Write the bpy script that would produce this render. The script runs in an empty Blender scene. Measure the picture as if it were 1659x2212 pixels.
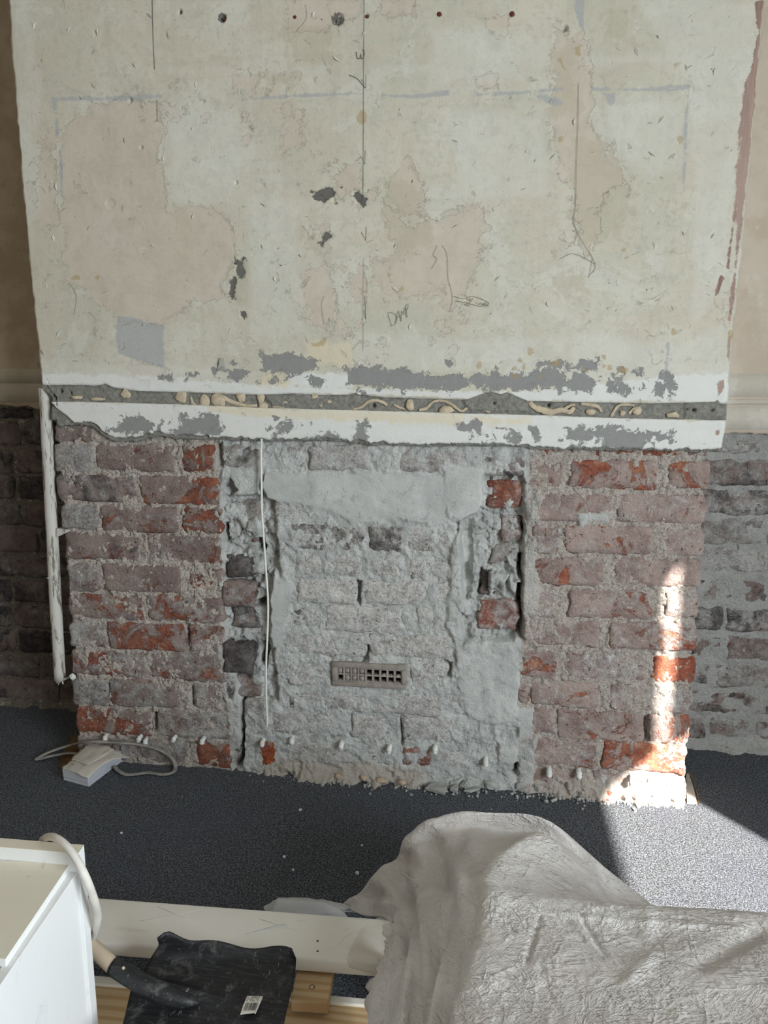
import bpy, bmesh, math, random
import numpy as np
from mathutils import Matrix, Vector

# ------------------------------------------------------------------ camera, light, exposure
W, H, FPX = 1659.0, 2212.0, 1600.0
PITCH, YAW, CAM_Z = math.radians(10.2), math.radians(7.7), 0.958
sc = bpy.context.scene
col = sc.collection
CAM = np.array([0.0, 0.0, CAM_Z])
RT = np.array([math.cos(YAW), math.sin(YAW), 0.0])
FH = np.array([-math.sin(YAW), math.cos(YAW), 0.0])
FW = FH * math.cos(PITCH) - np.array([0, 0, 1.0]) * math.sin(PITCH)
UP = FH * math.sin(PITCH) + np.array([0, 0, 1.0]) * math.cos(PITCH)
cam_d = bpy.data.cameras.new('camera')
cam = bpy.data.objects.new('camera', cam_d)
col.objects.link(cam)
cam.matrix_world = Matrix(((RT[0], UP[0], -FW[0], 0), (RT[1], UP[1], -FW[1], 0), (RT[2], UP[2], -FW[2], CAM_Z), (0, 0, 0, 1)))
cam_d.sensor_fit = 'VERTICAL'
cam_d.sensor_height = 36.0
cam_d.lens = FPX / H * 36.0
cam_d.clip_start = 0.02
sc.camera = cam

world = bpy.data.worlds.new('sky')
sc.world = world
world.use_nodes = True
wn = world.node_tree.nodes
wn['Background'].inputs[0].default_value = (0.84, 0.93, 1.0, 1)
wn['Background'].inputs[1].default_value = 20.5

sun_d = bpy.data.lights.new('sun', 'SUN')
sun = bpy.data.objects.new('sun', sun_d)
col.objects.link(sun)
SUN = Vector((0.613, -0.79, 0.68)).normalized()
sun.rotation_euler = SUN.to_track_quat('Z', 'Y').to_euler()
sun_d.energy = 29.0
sun_d.color = (1.0, 0.95, 0.88)
sun_d.angle = math.radians(0.6)

# daylight portals in the two window openings
XR = 1.70            # inner face of the right wall
WIN = [(-1.45, 0.10, 0.45, 2.16)]   # y0, y1, z0, z1
for k, (y0, y1, z0, z1) in enumerate(WIN):
    ld = bpy.data.lights.new('window_portal', 'AREA')
    ld.shape = 'RECTANGLE'
    ld.size, ld.size_y = y1 - y0, z1 - z0
    ld.cycles.is_portal = True
    lo = bpy.data.objects.new('window_portal', ld)
    col.objects.link(lo)
    lo.matrix_world = Matrix(((0, 0, 1, XR + 0.13), (1, 0, 0, (y0 + y1) / 2), (0, 1, 0, (z0 + z1) / 2), (0, 0, 0, 1)))

vs = sc.view_settings
vs.view_transform = 'Standard'
vs.look = 'None'
vs.gamma = 1.0
vs.use_curve_mapping = False
vs.exposure = 0.0
sc.cycles.max_bounces = 8
sc.cycles.diffuse_bounces = 5
sc.cycles.sample_clamp_indirect = 6.0

# ------------------------------------------------------------------ geometry of the photograph
YB, YP, YA = 1.636, 1.620, 1.917      # brick face, plaster face, alcove face


def ray(px, py):
    px = np.asarray(px, float); py = np.asarray(py, float)
    return FW * FPX + np.multiply.outer(px - W / 2, RT) + np.multiply.outer(H / 2 - py, UP)


def onY(px, py, Y):
    r = ray(px, py)
    return CAM + r * (Y / r[..., 1])[..., None]


def onZ(px, py, Z):
    r = ray(px, py)
    return CAM + r * ((Z - CAM_Z) / r[..., 2])[..., None]


def polyXZ(pts, Y):
    a = np.array(pts, float)
    w = onY(a[:, 0], a[:, 1], Y)
    return w[:, [0, 2]]


def sstep(a, b, x):
    t = np.clip((x - a) / (b - a), 0, 1)
    return t * t * (3 - 2 * t)


# ------------------------------------------------------------------ noise
def _hash(ix, iy, iz, seed):
    n = (ix * 374761393 + iy * 668265263 + iz * 2147483647 + seed * 1274126177) & 0xFFFFFFFF
    n = ((n ^ (n >> 13)) * 1274126177) & 0xFFFFFFFF
    n = ((n ^ (n >> 16)) * 2246822519) & 0xFFFFFFFF
    return ((n ^ (n >> 15)) & 0xFFFFFF) / float(0xFFFFFF)


def vnoise(x, y, z=0.0, seed=0):
    x, y, z = np.broadcast_arrays(np.asarray(x, float), np.asarray(y, float), np.asarray(z, float))
    fx, fy, fz = np.floor(x), np.floor(y), np.floor(z)
    ix, iy, iz = fx.astype(np.int64), fy.astype(np.int64), fz.astype(np.int64)
    tx, ty, tz = x - fx, y - fy, z - fz
    tx = tx * tx * (3 - 2 * tx); ty = ty * ty * (3 - 2 * ty); tz = tz * tz * (3 - 2 * tz)
    r = 0
    for dx in (0, 1):
        for dy in (0, 1):
            for dz in (0, 1):
                r = r + _hash(ix + dx, iy + dy, iz + dz, seed) * (tx if dx else 1 - tx) * (ty if dy else 1 - ty) * (tz if dz else 1 - tz)
    return r * 2 - 1


def fbm(x, y, z=0.0, seed=0, octaves=4, gain=0.5):
    r, a, s, t = 0, 1.0, 1.0, 0
    for o in range(octaves):
        r = r + a * vnoise(np.asarray(x) * s, np.asarray(y) * s, np.asarray(z) * s, seed + o * 17)
        t += a; a *= gain; s *= 2.03
    return r / t


def ridged(x, y, z=0.0, seed=0, octaves=3):
    r, a, s, t = 0, 1.0, 1.0, 0
    for o in range(octaves):
        r = r + a * (1 - np.abs(vnoise(np.asarray(x) * s, np.asarray(y) * s, np.asarray(z) * s, seed + o * 13)) * 2)
        t += a; a *= 0.5; s *= 2.1
    return r / t


def worley(x, y, seed=0):
    """chunky cells: returns (distance to nearest point, a value per cell, distance to the edge between cells)"""
    fx, fy = np.floor(x).astype(np.int64), np.floor(y).astype(np.int64)
    d1 = np.full(x.shape, 9.0); d2 = np.full(x.shape, 9.0); val = np.zeros(x.shape)
    for i in (-1, 0, 1):
        for j in (-1, 0, 1):
            cx, cy = fx + i, fy + j
            px_ = cx + _hash(cx, cy, cx * 0, seed); py_ = cy + _hash(cx, cy, cx * 0 + 1, seed)
            d = np.hypot(px_ - x, py_ - y)
            n = d < d1
            d2 = np.where(n, d1, np.minimum(d2, d)); val = np.where(n, _hash(cx, cy, cx * 0 + 2, seed), val); d1 = np.where(n, d, d1)
    return d1, val, d2 - d1


def sdf_poly(P, X, Z):
    """signed distance (positive inside) of polygon P to points X, Z"""
    d = np.full(X.shape, 1e9)
    inside = np.zeros(X.shape, bool)
    n = len(P)
    for i in range(n):
        ax, az = P[i]; bx, bz = P[(i + 1) % n]
        ex, ez = bx - ax, bz - az
        L = ex * ex + ez * ez + 1e-12
        t = np.clip(((X - ax) * ex + (Z - az) * ez) / L, 0, 1)
        d = np.minimum(d, (X - ax - t * ex) ** 2 + (Z - az - t * ez) ** 2)
        c = ((az > Z) != (bz > Z)) & (X < (bx - ax) * (Z - az) / (bz - az + 1e-12) + ax)
        inside ^= c
    d = np.sqrt(d)
    return np.where(inside, d, -d)


def paint(field, P, X, Z, pad=0.03, scale=1.0, val=None):
    """union of polygon P into field (metres inside)"""
    P = np.asarray(P)
    m = (X > P[:, 0].min() - pad) & (X < P[:, 0].max() + pad) & (Z > P[:, 1].min() - pad) & (Z < P[:, 1].max() + pad)
    if not m.any():
        return
    field[m] = np.maximum(field[m], sdf_poly(P, X[m], Z[m]) * scale)


def line_poly(pts, w):
    """thin polygon about a pixel polyline, w = half width in px (or a list)"""
    p = np.array(pts, float)
    t = np.gradient(p, axis=0)
    t /= np.linalg.norm(t, axis=1)[:, None] + 1e-9
    n = np.stack([-t[:, 1], t[:, 0]], 1) * (np.array(w, float).reshape(-1, 1) if np.ndim(w) else w)
    return [tuple(q) for q in np.concatenate([p + n, (p - n)[::-1]])]


# ------------------------------------------------------------------ object helpers
def tag(o, label=None, cat=None, group=None, kind=None):
    if label: o['label'] = label
    if cat: o['category'] = cat
    if group: o['group'] = group
    if kind: o['kind'] = kind
    return o


def link(name, me, m=None, parent=None, smooth=True, loc=None):
    o = bpy.data.objects.new(name, me)
    col.objects.link(o)
    if m: me.materials.append(m)
    if smooth is not None:
        me.polygons.foreach_set('use_smooth', [bool(smooth)] * len(me.polygons))
    if parent: o.parent = parent
    if loc is not None: o.location = loc
    return o


def empty(name, loc=(0, 0, 0)):
    o = bpy.data.objects.new(name, None)
    col.objects.link(o)
    o.location = loc
    return o


def mesh_from(name, V, Fq, attrs=None):
    me = bpy.data.meshes.new(name)
    V = np.asarray(V, float).reshape(-1, 3)
    if isinstance(Fq, np.ndarray):
        n, k = Fq.shape
        me.vertices.add(len(V)); me.vertices.foreach_set('co', V.ravel())
        me.loops.add(n * k); me.loops.foreach_set('vertex_index', Fq.ravel().astype(np.int32))
        me.polygons.add(n)
        me.polygons.foreach_set('loop_start', np.arange(0, n * k, k, dtype=np.int32))
        me.update(calc_edges=True)
    else:
        me.from_pydata([tuple(v) for v in V], [], Fq)
    if attrs:
        for k, a in attrs.items():
            at = me.attributes.new(k, 'FLOAT', 'POINT')
            at.data.foreach_set('value', np.asarray(a, np.float32).ravel())
    me.validate()
    me.update()
    return me


def grid_faces(ny, nx, flip=False):
    i = np.arange(ny - 1)[:, None] * nx + np.arange(nx - 1)[None]
    f = np.stack([i, i + 1, i + nx + 1, i + nx], -1).reshape(-1, 4)
    return f[:, ::-1].copy() if flip else f


def box_bm(bm, lo, hi, bev=0.0, seg=2):
    vs_ = [bm.verts.new((x, y, z)) for x in (lo[0], hi[0]) for y in (lo[1], hi[1]) for z in (lo[2], hi[2])]
    f = [(0, 1, 3, 2), (4, 6, 7, 5), (0, 4, 5, 1), (2, 3, 7, 6), (0, 2, 6, 4), (1, 5, 7, 3)]
    fs = [bm.faces.new([vs_[i] for i in q]) for q in f]
    if bev:
        es = list({e for q in fs for e in q.edges})
        bmesh.ops.bevel(bm, geom=es, offset=bev, segments=seg, profile=0.5, affect='EDGES')


def bm_obj(name, bm, m, parent=None, smooth=False, loc=None):
    bmesh.ops.recalc_face_normals(bm, faces=bm.faces)
    me = bpy.data.meshes.new(name)
    bm.to_mesh(me); bm.free()
    return link(name, me, m, parent, smooth, loc)


def box(name, lo, hi, m, parent=None, bev=0.0, smooth=False):
    bm = bmesh.new(); box_bm(bm, lo, hi, bev)
    return bm_obj(name, bm, m, parent, smooth)


def prism(name, poly, z0, z1, m, parent=None, bev=0.0, smooth=False):
    """poly: world XY points (counter clockwise or not), extruded from z0 to z1"""
    bm = bmesh.new()
    a = [bm.verts.new((p[0], p[1], z0)) for p in poly]
    b = [bm.verts.new((p[0], p[1], z1)) for p in poly]
    n = len(poly)
    fs = [bm.faces.new(a), bm.faces.new(b)] + [bm.faces.new((a[i], a[(i + 1) % n], b[(i + 1) % n], b[i])) for i in range(n)]
    if bev:
        bmesh.ops.bevel(bm, geom=list(bm.edges), offset=bev, segments=2, profile=0.5, affect='EDGES')
    return bm_obj(name, bm, m, parent, smooth)


def catmull(P, n):
    P = np.asarray(P, float)
    P = np.vstack([2 * P[0] - P[1], P, 2 * P[-1] - P[-2]])
    out = []
    for i in range(1, len(P) - 2):
        for t in np.linspace(0, 1, n, endpoint=False):
            a, b, c, d = P[i - 1], P[i], P[i + 1], P[i + 2]
            out.append(0.5 * (2 * b + (c - a) * t + (2 * a - 5 * b + 4 * c - d) * t * t + (3 * b - a - 3 * c + d) * t ** 3))
    out.append(P[-2])
    return np.array(out)


def tube(name, P, r, m, parent=None, sides=8, flat=None, smooth=True):
    """tube along P; r scalar or array; flat = (axis vector, factor) squashes along the axis"""
    P = np.asarray(P, float); n = len(P)
    r = np.broadcast_to(np.asarray(r, float), (n,))
    T = np.gradient(P, axis=0); T /= np.linalg.norm(T, axis=1)[:, None] + 1e-12
    up = np.array([0, 1.0, 0]) if abs(T[0][1]) < 0.8 else np.array([1.0, 0, 0])
    V = []
    for i in range(n):
        a = up - T[i] * up.dot(T[i]); a /= np.linalg.norm(a) + 1e-12
        b = np.cross(T[i], a); up = a
        for k in range(sides):
            w = 2 * math.pi * k / sides
            o = (a * math.cos(w) + b * math.sin(w)) * r[i]
            if flat is not None:
                ax = np.array(flat[0], float)
                o = o - ax * o.dot(ax) * (1 - flat[1])
            V.append(P[i] + o)
    F = []
    for i in range(n - 1):
        for k in range(sides):
            F.append((i * sides + k, i * sides + (k + 1) % sides, (i + 1) * sides + (k + 1) % sides, (i + 1) * sides + k))
    F.append(tuple(range(sides))[::-1]); F.append(tuple(range((n - 1) * sides, n * sides)))
    return link(name, mesh_from(name, V, F), m, parent, smooth)


def blob(name, c, rad, m, parent=None, seed=0, amp=0.25, sub=2, smooth=True, sharp=False):
    bm = bmesh.new()
    bmesh.ops.create_icosphere(bm, subdivisions=sub, radius=1.0)
    co = np.array([v.co[:] for v in bm.verts])
    s = 1 + amp * fbm(co[:, 0] * 1.3 + seed * 3.1, co[:, 1] * 1.3, co[:, 2] * 1.3, seed, 3)
    co = co * s[:, None] * np.array(rad)
    for v, p in zip(bm.verts, co): v.co = p
    return bm_obj(name, bm, m, parent, smooth, loc=c)
# ------------------------------------------------------------------ materials
class NT:
    def __init__(self, name):
        self.m = bpy.data.materials.new(name)
        self.m.use_nodes = True
        self.t = self.m.node_tree
        self.n = self.t.nodes
        self.b = self.n['Principled BSDF']
        self.b.inputs['Roughness'].default_value = 0.85
        self.b.inputs['Specular IOR Level'].default_value = 0.25

    def put(self, sock, v):
        if isinstance(v, bpy.types.NodeSocket): self.t.links.new(v, sock)
        elif isinstance(v, (tuple, list)) and len(v) == 3 and sock.type == 'RGBA': sock.default_value = (*v, 1)
        else: sock.default_value = v

    def coord(self, kind='Object', scale=None, rnd=False):
        c = self.n.new('ShaderNodeTexCoord').outputs[kind]
        if rnd:
            oi = self.n.new('ShaderNodeObjectInfo')
            mu = self.n.new('ShaderNodeVectorMath'); mu.operation = 'SCALE'
            cx = self.n.new('ShaderNodeCombineXYZ')
            for i, k in enumerate((37.0, 91.0, 53.0)):
                self.put(cx.inputs[i], self.math('MULTIPLY', oi.outputs['Random'], k))
            ad = self.n.new('ShaderNodeVectorMath'); ad.operation = 'ADD'
            self.put(ad.inputs[0], c); self.put(ad.inputs[1], cx.outputs[0])
            c = ad.outputs[0]
        if scale is not None:
            mp = self.n.new('ShaderNodeMapping')
            mp.inputs['Scale'].default_value = scale
            self.put(mp.inputs[0], c); c = mp.outputs[0]
        return c

    def noise(self, vec, scale, detail=4.0, rough=0.55, dist=0.0):
        t = self.n.new('ShaderNodeTexNoise')
        t.inputs['Scale'].default_value = scale; t.inputs['Detail'].default_value = detail
        t.inputs['Roughness'].default_value = rough; t.inputs['Distortion'].default_value = dist
        self.put(t.inputs['Vector'], vec)
        return t.outputs[0]

    def voronoi(self, vec, scale, feature='F1', out=0):
        t = self.n.new('ShaderNodeTexVoronoi'); t.feature = feature
        t.inputs['Scale'].default_value = scale
        self.put(t.inputs['Vector'], vec)
        return t.outputs[out]

    def math(self, op, a, b=0.0, c=None, clamp=False):
        t = self.n.new('ShaderNodeMath'); t.operation = op; t.use_clamp = clamp
        self.put(t.inputs[0], a); self.put(t.inputs[1], b)
        if c is not None: self.put(t.inputs[2], c)
        return t.outputs[0]

    def step(self, v, lo, hi):
        t = self.n.new('ShaderNodeMapRange'); t.interpolation_type = 'SMOOTHSTEP'
        self.put(t.inputs['Value'], v)
        t.inputs['From Min'].default_value = lo; t.inputs['From Max'].default_value = hi
        return t.outputs[0]

    def mix(self, f, a, b, mode='MIX'):
        t = self.n.new('ShaderNodeMix'); t.data_type = 'RGBA'; t.blend_type = mode
        self.put(t.inputs[0], f); self.put(t.inputs[6], a); self.put(t.inputs[7], b)
        return t.outputs[2]

    def attr(self, name):
        t = self.n.new('ShaderNodeAttribute'); t.attribute_name = name
        return t.outputs['Fac']

    def bump(self, h, dist, strength=1.0):
        t = self.n.new('ShaderNodeBump')
        t.inputs['Distance'].default_value = dist; t.inputs['Strength'].default_value = strength
        self.put(t.inputs['Height'], h)
        self.put(self.b.inputs['Normal'], t.outputs[0])

    def color(self, c): self.put(self.b.inputs['Base Color'], c)

    def rough(self, v): self.put(self.b.inputs['Roughness'], v)


def srgb(r, g, b):
    f = lambda c: (c / 255 / 12.92) if c / 255 <= 0.04045 else ((c / 255 + 0.055) / 1.055) ** 2.4
    return (f(r), f(g), f(b))


def plain(name, c, rough=0.6, spec=0.3, metal=0.0, var=0.06, scale=8.0, bump=0.0, bscale=60.0):
    t = NT(name); v = t.coord('Object')
    n = t.noise(v, scale, 5)
    d = tuple(max(0, k * (1 - 2 * var)) for k in c); e = tuple(k * (1 + var) for k in c)
    t.color(t.mix(t.step(n, 0.3, 0.7), d, e))
    t.rough(rough); t.b.inputs['Specular IOR Level'].default_value = spec; t.b.inputs['Metallic'].default_value = metal
    if bump: t.bump(t.noise(v, bscale, 4), bump)
    return t.m


def make_plaster():
    t = NT('stripped_plaster')
    v = t.coord('Object')
    n1 = t.noise(v, 2.6, 7, 0.62); n2 = t.noise(v, 18, 8, 0.72, 0.4); n3 = t.noise(v, 80, 6, 0.7); n4 = t.noise(v, 260, 4, 0.65)
    n5 = t.noise(v, 6.5, 8, 0.7, 0.6)
    wipe = t.noise(t.coord('Object', (3, 3, 60)), 1.0, 6, 0.65); drip = t.noise(t.coord('Object', (26, 26, 2.2)), 1.0, 5, 0.6)
    c2 = lambda n: t.math('SUBTRACT', n, 0.5)
    fray = t.math('ADD', t.math('MULTIPLY', c2(n2), 0.11), t.math('MULTIPLY', c2(n3), 0.035))
    speck = t.math('MULTIPLY', c2(t.noise(v, 42, 7, 0.78, 0.5)), 0.06)

    def lay(name, k=1.0, w=0.0008, rag=0.0):
        a = t.math('ADD', t.attr(name), t.math('MULTIPLY', fray, k))
        if rag: a = t.math('ADD', a, t.math('MULTIPLY', speck, rag))
        return t.step(a, -w, w)
    c = t.mix(t.step(n1, 0.40, 0.60), srgb(204, 199, 181), srgb(213, 207, 190))
    c = t.mix(t.math('MULTIPLY', t.step(n2, 0.50, 0.62), 0.40), c, srgb(190, 186, 172))
    c = t.mix(t.math('MULTIPLY', t.step(n5, 0.535, 0.555), 0.42), c, srgb(206, 194, 174))
    c = t.mix(t.math('MULTIPLY', t.step(n5, 0.455, 0.435), 0.42), c, srgb(220, 217, 206))
    c = t.mix(t.math('MULTIPLY', t.step(n3, 0.53, 0.62), 0.34), c, srgb(178, 172, 156))
    c = t.mix(t.math('MULTIPLY', t.step(wipe, 0.54, 0.66), 0.22), c, srgb(188, 184, 172))
    c = t.mix(t.math('MULTIPLY', t.step(drip, 0.54, 0.64), 0.16), c, srgb(184, 176, 158))
    tan = t.mix(t.step(n2, 0.38, 0.62), srgb(198, 184, 166), srgb(212, 199, 182))
    c = t.mix(t.math('MULTIPLY', lay('tan', 1.0, 0.0016, 0.4), 0.64), c, tan)
    c = t.mix(t.math('MULTIPLY', lay('olive', 1.0, 0.006, 1.0), 0.42), c, srgb(186, 176, 152))
    c = t.mix(t.math('MULTIPLY', lay('pale', 0.6, 0.010, 0.4), 0.34), c, srgb(224, 222, 213))
    c = t.mix(t.math('MULTIPLY', lay('white', 0.35, 0.003, 0.3), 0.85), c, t.mix(wipe, srgb(222, 221, 216), srgb(236, 236, 232)))
    c = t.mix(t.math('MULTIPLY', lay('cream', 0.3, 0.006, 0.8), 0.7), c, srgb(226, 213, 184))
    c = t.mix(t.math('MULTIPLY', lay('blue', 0.13, 0.0018, 0.35), 0.75), c, t.mix(n3, srgb(160, 163, 164), srgb(184, 185, 184)))
    c = t.mix(t.math('MULTIPLY', lay('red', 0.08, 0.0014, 0.35), 0.95), c, t.mix(t.step(drip, 0.4, 0.6), srgb(128, 92, 78), srgb(176, 150, 138)))
    c = t.mix(lay('grey', 0.45, 0.0010, 1.3), c, t.mix(n3, srgb(142, 141, 138), srgb(154, 153, 150)))
    c = t.mix(lay('dark', 0.38, 0.0010, 0.5), c, t.mix(n3, srgb(98, 95, 90), srgb(124, 120, 114)))
    c = t.mix(t.math('MULTIPLY', lay('ochre', 0.2, 0.0016, 0.3), 0.6), c, srgb(176, 150, 100))
    chip = t.step(t.noise(v, 30, 6, 0.74, 1.0), 0.637, 0.647)
    c = t.mix(t.math('MULTIPLY', chip, 0.42), c, srgb(176, 162, 138))
    rend = lay('render', 0.05, 0.0006)
    rn = t.noise(v, 120, 6, 0.75)
    c = t.mix(rend, c, t.mix(t.step(rn, 0.36, 0.64), srgb(128, 126, 118), srgb(158, 155, 146)))
    t.color(c)
    t.rough(0.7)
    h = t.math('ADD', t.math('MULTIPLY', n4, 0.35), t.math('MULTIPLY', n2, 1.2))
    h = t.math('ADD', h, t.math('MULTIPLY', n3, 0.5))
    for nm, k in (('tan', 1.0), ('grey', 0.45), ('dark', 0.38)):
        h = t.math('SUBTRACT', h, t.math('MULTIPLY', lay(nm, k, 0.0016, 0.4 if nm == 'tan' else 1.3 if nm == 'grey' else 0.5), 0.4))
    h = t.math('SUBTRACT', h, t.math('MULTIPLY', chip, 0.9))
    scr = t.step(t.noise(t.coord('Object', (90, 90, 18)), 1.0, 3, 0.5, 2.0), 0.75, 0.765)
    h = t.math('ADD', h, t.math('MULTIPLY', scr, 0.5))
    h = t.math('ADD', h, t.math('MULTIPLY', t.math('MULTIPLY', rend, rn), 2.4))
    t.bump(h, 0.0017, 0.9)
    return t.m


def make_alcove_plaster(name, lo, hi, tone):
    t = NT(name); v = t.coord('Object')
    n = t.noise(v, 6, 7, 0.65); n2 = t.noise(v, 30, 5, 0.65)
    c = t.mix(t.step(n, 0.42, 0.58), lo, hi)
    c = t.mix(t.math('MULTIPLY', t.step(n2, 0.62, 0.68), 0.5), c, tone)
    t.color(c)
    t.bump(t.math('ADD', n2, t.math('MULTIPLY', t.noise(v, 150, 4), 0.4)), 0.0015)
    return t.m


def make_brick(name):
    """object colour: r = bare red, g = lime / cement film, b = soot, alpha = lightness"""
    t = NT(name)
    v = t.coord('Object', rnd=True)
    oi = t.n.new('ShaderNodeObjectInfo')
    sp = t.n.new('ShaderNodeSeparateColor'); t.put(sp.inputs[0], oi.outputs['Color'])
    R, G, B, A = sp.outputs[0], sp.outputs[1], sp.outputs[2], oi.outputs['Alpha']
    n1 = t.noise(v, 14, 7, 0.62); n2 = t.noise(v, 40, 7, 0.72); n3 = t.noise(v, 130, 5, 0.72); n4 = t.noise(v, 420, 3, 0.7)
    big = t.noise(v, 10, 8, 0.74, 0.9)
    skin = t.mix(t.step(n1, 0.36, 0.64), srgb(142, 122, 115), srgb(170, 150, 141))
    skin = t.mix(t.math('MULTIPLY', t.step(n2, 0.50, 0.64), 0.55), skin, srgb(164, 154, 146))
    skin = t.mix(t.math('MULTIPLY', t.step(n2, 0.46, 0.34), 0.6), skin, srgb(120, 98, 90))
    red = t.mix(t.step(n2, 0.36, 0.64), srgb(136, 66, 46), srgb(172, 100, 70))
    red = t.mix(t.math('MULTIPLY', t.step(n1, 0.52, 0.66), 0.5), red, srgb(180, 124, 82))
    red = t.mix(t.math('MULTIPLY', t.step(n3, 0.50, 0.62), 0.45), red, srgb(104, 54, 42))
    red = t.mix(t.math('MULTIPLY', t.step(n3, 0.44, 0.36), 0.4), red, srgb(188, 150, 126))
    fr = t.step(t.math('ADD', t.math('ADD', big, t.math('MULTIPLY', t.math('SUBTRACT', n3, 0.5), 0.12)), t.math('MULTIPLY', t.math('SUBTRACT', R, 0.5), 0.50)), 0.535, 0.575)
    c = t.mix(t.math('MULTIPLY', fr, 0.92), skin, red)
    film = t.math('ADD', t.math('MULTIPLY', t.noise(v, 13, 8, 0.75, 0.5), 0.6), t.math('MULTIPLY', n2, 0.4))
    fl = t.step(t.math('ADD', film, t.math('MULTIPLY', t.math('SUBTRACT', G, 0.5), 0.62)), 0.42, 0.60)
    limec = t.mix(t.step(n2, 0.36, 0.64), srgb(150, 148, 145), srgb(202, 201, 197))
    c = t.mix(t.math('MULTIPLY', fl, 0.80), c, limec)
    wh = t.step(t.math('ADD', n3, t.math('MULTIPLY', t.math('SUBTRACT', G, 0.5), 0.25)), 0.56, 0.66)
    c = t.mix(t.math('MULTIPLY', wh, 0.55), c, srgb(216, 213, 206))
    so = t.noise(v, 15, 8, 0.7, 0.8)
    fs = t.step(t.math('ADD', so, t.math('MULTIPLY', t.math('SUBTRACT', B, 0.5), 0.62)), 0.50, 0.64)
    c = t.mix(t.math('MULTIPLY', fs, 0.85), c, t.mix(t.step(n2, 0.35, 0.65), srgb(58, 56, 58), srgb(116, 112, 110)))
    sw = t.step(t.noise(t.coord('Object', (45, 45, 190), True), 1.0, 6, 0.75), 0.57, 0.68)
    c = t.mix(t.math('MULTIPLY', sw, t.math('MULTIPLY', G, 0.9)), c, srgb(214, 211, 205))
    pit = t.step(t.noise(v, 85, 4, 0.7), 0.37, 0.31)
    c = t.mix(t.math('MULTIPLY', pit, 0.75), c, srgb(64, 52, 48))  # occlusion shade of the pits put into the colour, besides the bump
    c = t.mix(t.math('MULTIPLY', t.step(n4, 0.40, 0.32), 0.35), c, srgb(70, 62, 58))
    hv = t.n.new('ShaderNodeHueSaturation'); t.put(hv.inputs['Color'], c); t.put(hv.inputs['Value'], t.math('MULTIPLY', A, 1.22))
    hv.inputs['Saturation'].default_value = 0.98
    t.color(hv.outputs[0])
    t.rough(0.92)
    h = t.math('ADD', t.math('MULTIPLY', n2, 2.4), t.math('MULTIPLY', n3, 1.4))
    h = t.math('ADD', h, t.math('MULTIPLY', n4, 0.5))
    h = t.math('SUBTRACT', h, t.math('MULTIPLY', fr, 0.7))
    h = t.math('ADD', h, t.math('MULTIPLY', fl, 0.35))
    h = t.math('SUBTRACT', h, t.math('MULTIPLY', pit, 1.2))
    t.bump(h, 0.0040, 1.0)
    return t.m


def make_mortar(name, beige0, beige1):
    t = NT(name); v = t.coord('Object')
    n1 = t.noise(v, 12, 6, 0.65); n2 = t.noise(v, 60, 6, 0.68); n3 = t.noise(v, 220, 4, 0.7); n4 = t.noise(v, 28, 7, 0.7, 0.6)
    c = t.mix(t.step(n3, 0.35, 0.68), beige0, beige1)
    c = t.mix(t.math('MULTIPLY', t.step(n2, 0.55, 0.66), 0.6), c, srgb(212, 206, 194))
    c = t.mix(t.math('MULTIPLY', t.step(n3, 0.42, 0.33), 0.6), c, srgb(84, 78, 72))
    cem = t.mix(t.step(n1, 0.38, 0.62), srgb(198, 198, 194), srgb(220, 220, 215))
    cem = t.mix(t.math('MULTIPLY', t.step(n4, 0.53, 0.62), 0.6), cem, srgb(216, 217, 213))
    cem = t.mix(t.math('MULTIPLY', t.step(n4, 0.44, 0.35), 0.45), cem, srgb(146, 146, 145))
    cem = t.mix(t.math('MULTIPLY', t.step(n2, 0.42, 0.33), 0.45), cem, srgb(128, 127, 125))
    cem = t.mix(t.math('MULTIPLY', t.attr('smooth'), 0.42), cem, srgb(150, 151, 147))
    c = t.mix(t.attr('cement'), c, cem)
    fr = t.math('MULTIPLY', t.math('SUBTRACT', n4, 0.5), 1.6)
    c = t.mix(t.math('MULTIPLY', t.step(t.math('ADD', t.attr('pale'), fr), 0.35, 0.6), 0.85), c, t.mix(n2, srgb(196, 195, 188), srgb(218, 216, 208)))
    c = t.mix(t.math('MULTIPLY', t.step(t.math('ADD', t.attr('dust'), fr), 0.35, 0.65), 0.9), c, t.mix(n2, srgb(176, 164, 150), srgb(220, 212, 201)))
    c = t.mix(t.math('MULTIPLY', t.step(t.math('ADD', t.attr('soot'), fr), 0.3, 0.6), 0.9), c, t.mix(n2, srgb(44, 40, 38), srgb(96, 90, 84)))
    c = t.mix(t.step(t.math('ADD', t.attr('rust'), fr), 0.35, 0.45), c, t.mix(n2, srgb(150, 72, 48), srgb(190, 104, 68)))
    t.color(c); t.rough(0.93)
    sm = t.math('SUBTRACT', 1.0, t.math('MULTIPLY', t.attr('smooth'), 0.88))
    h = t.math('ADD', t.math('MULTIPLY', n2, 1.8), t.math('MULTIPLY', n3, 0.9))
    h = t.math('ADD', h, t.math('MULTIPLY', n4, 1.3))
    h = t.math('ADD', h, t.math('MULTIPLY', t.noise(v, 600, 2), 0.3))
    t.bump(t.math('MULTIPLY', h, sm), 0.0048, 1.0)
    return t.m


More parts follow.
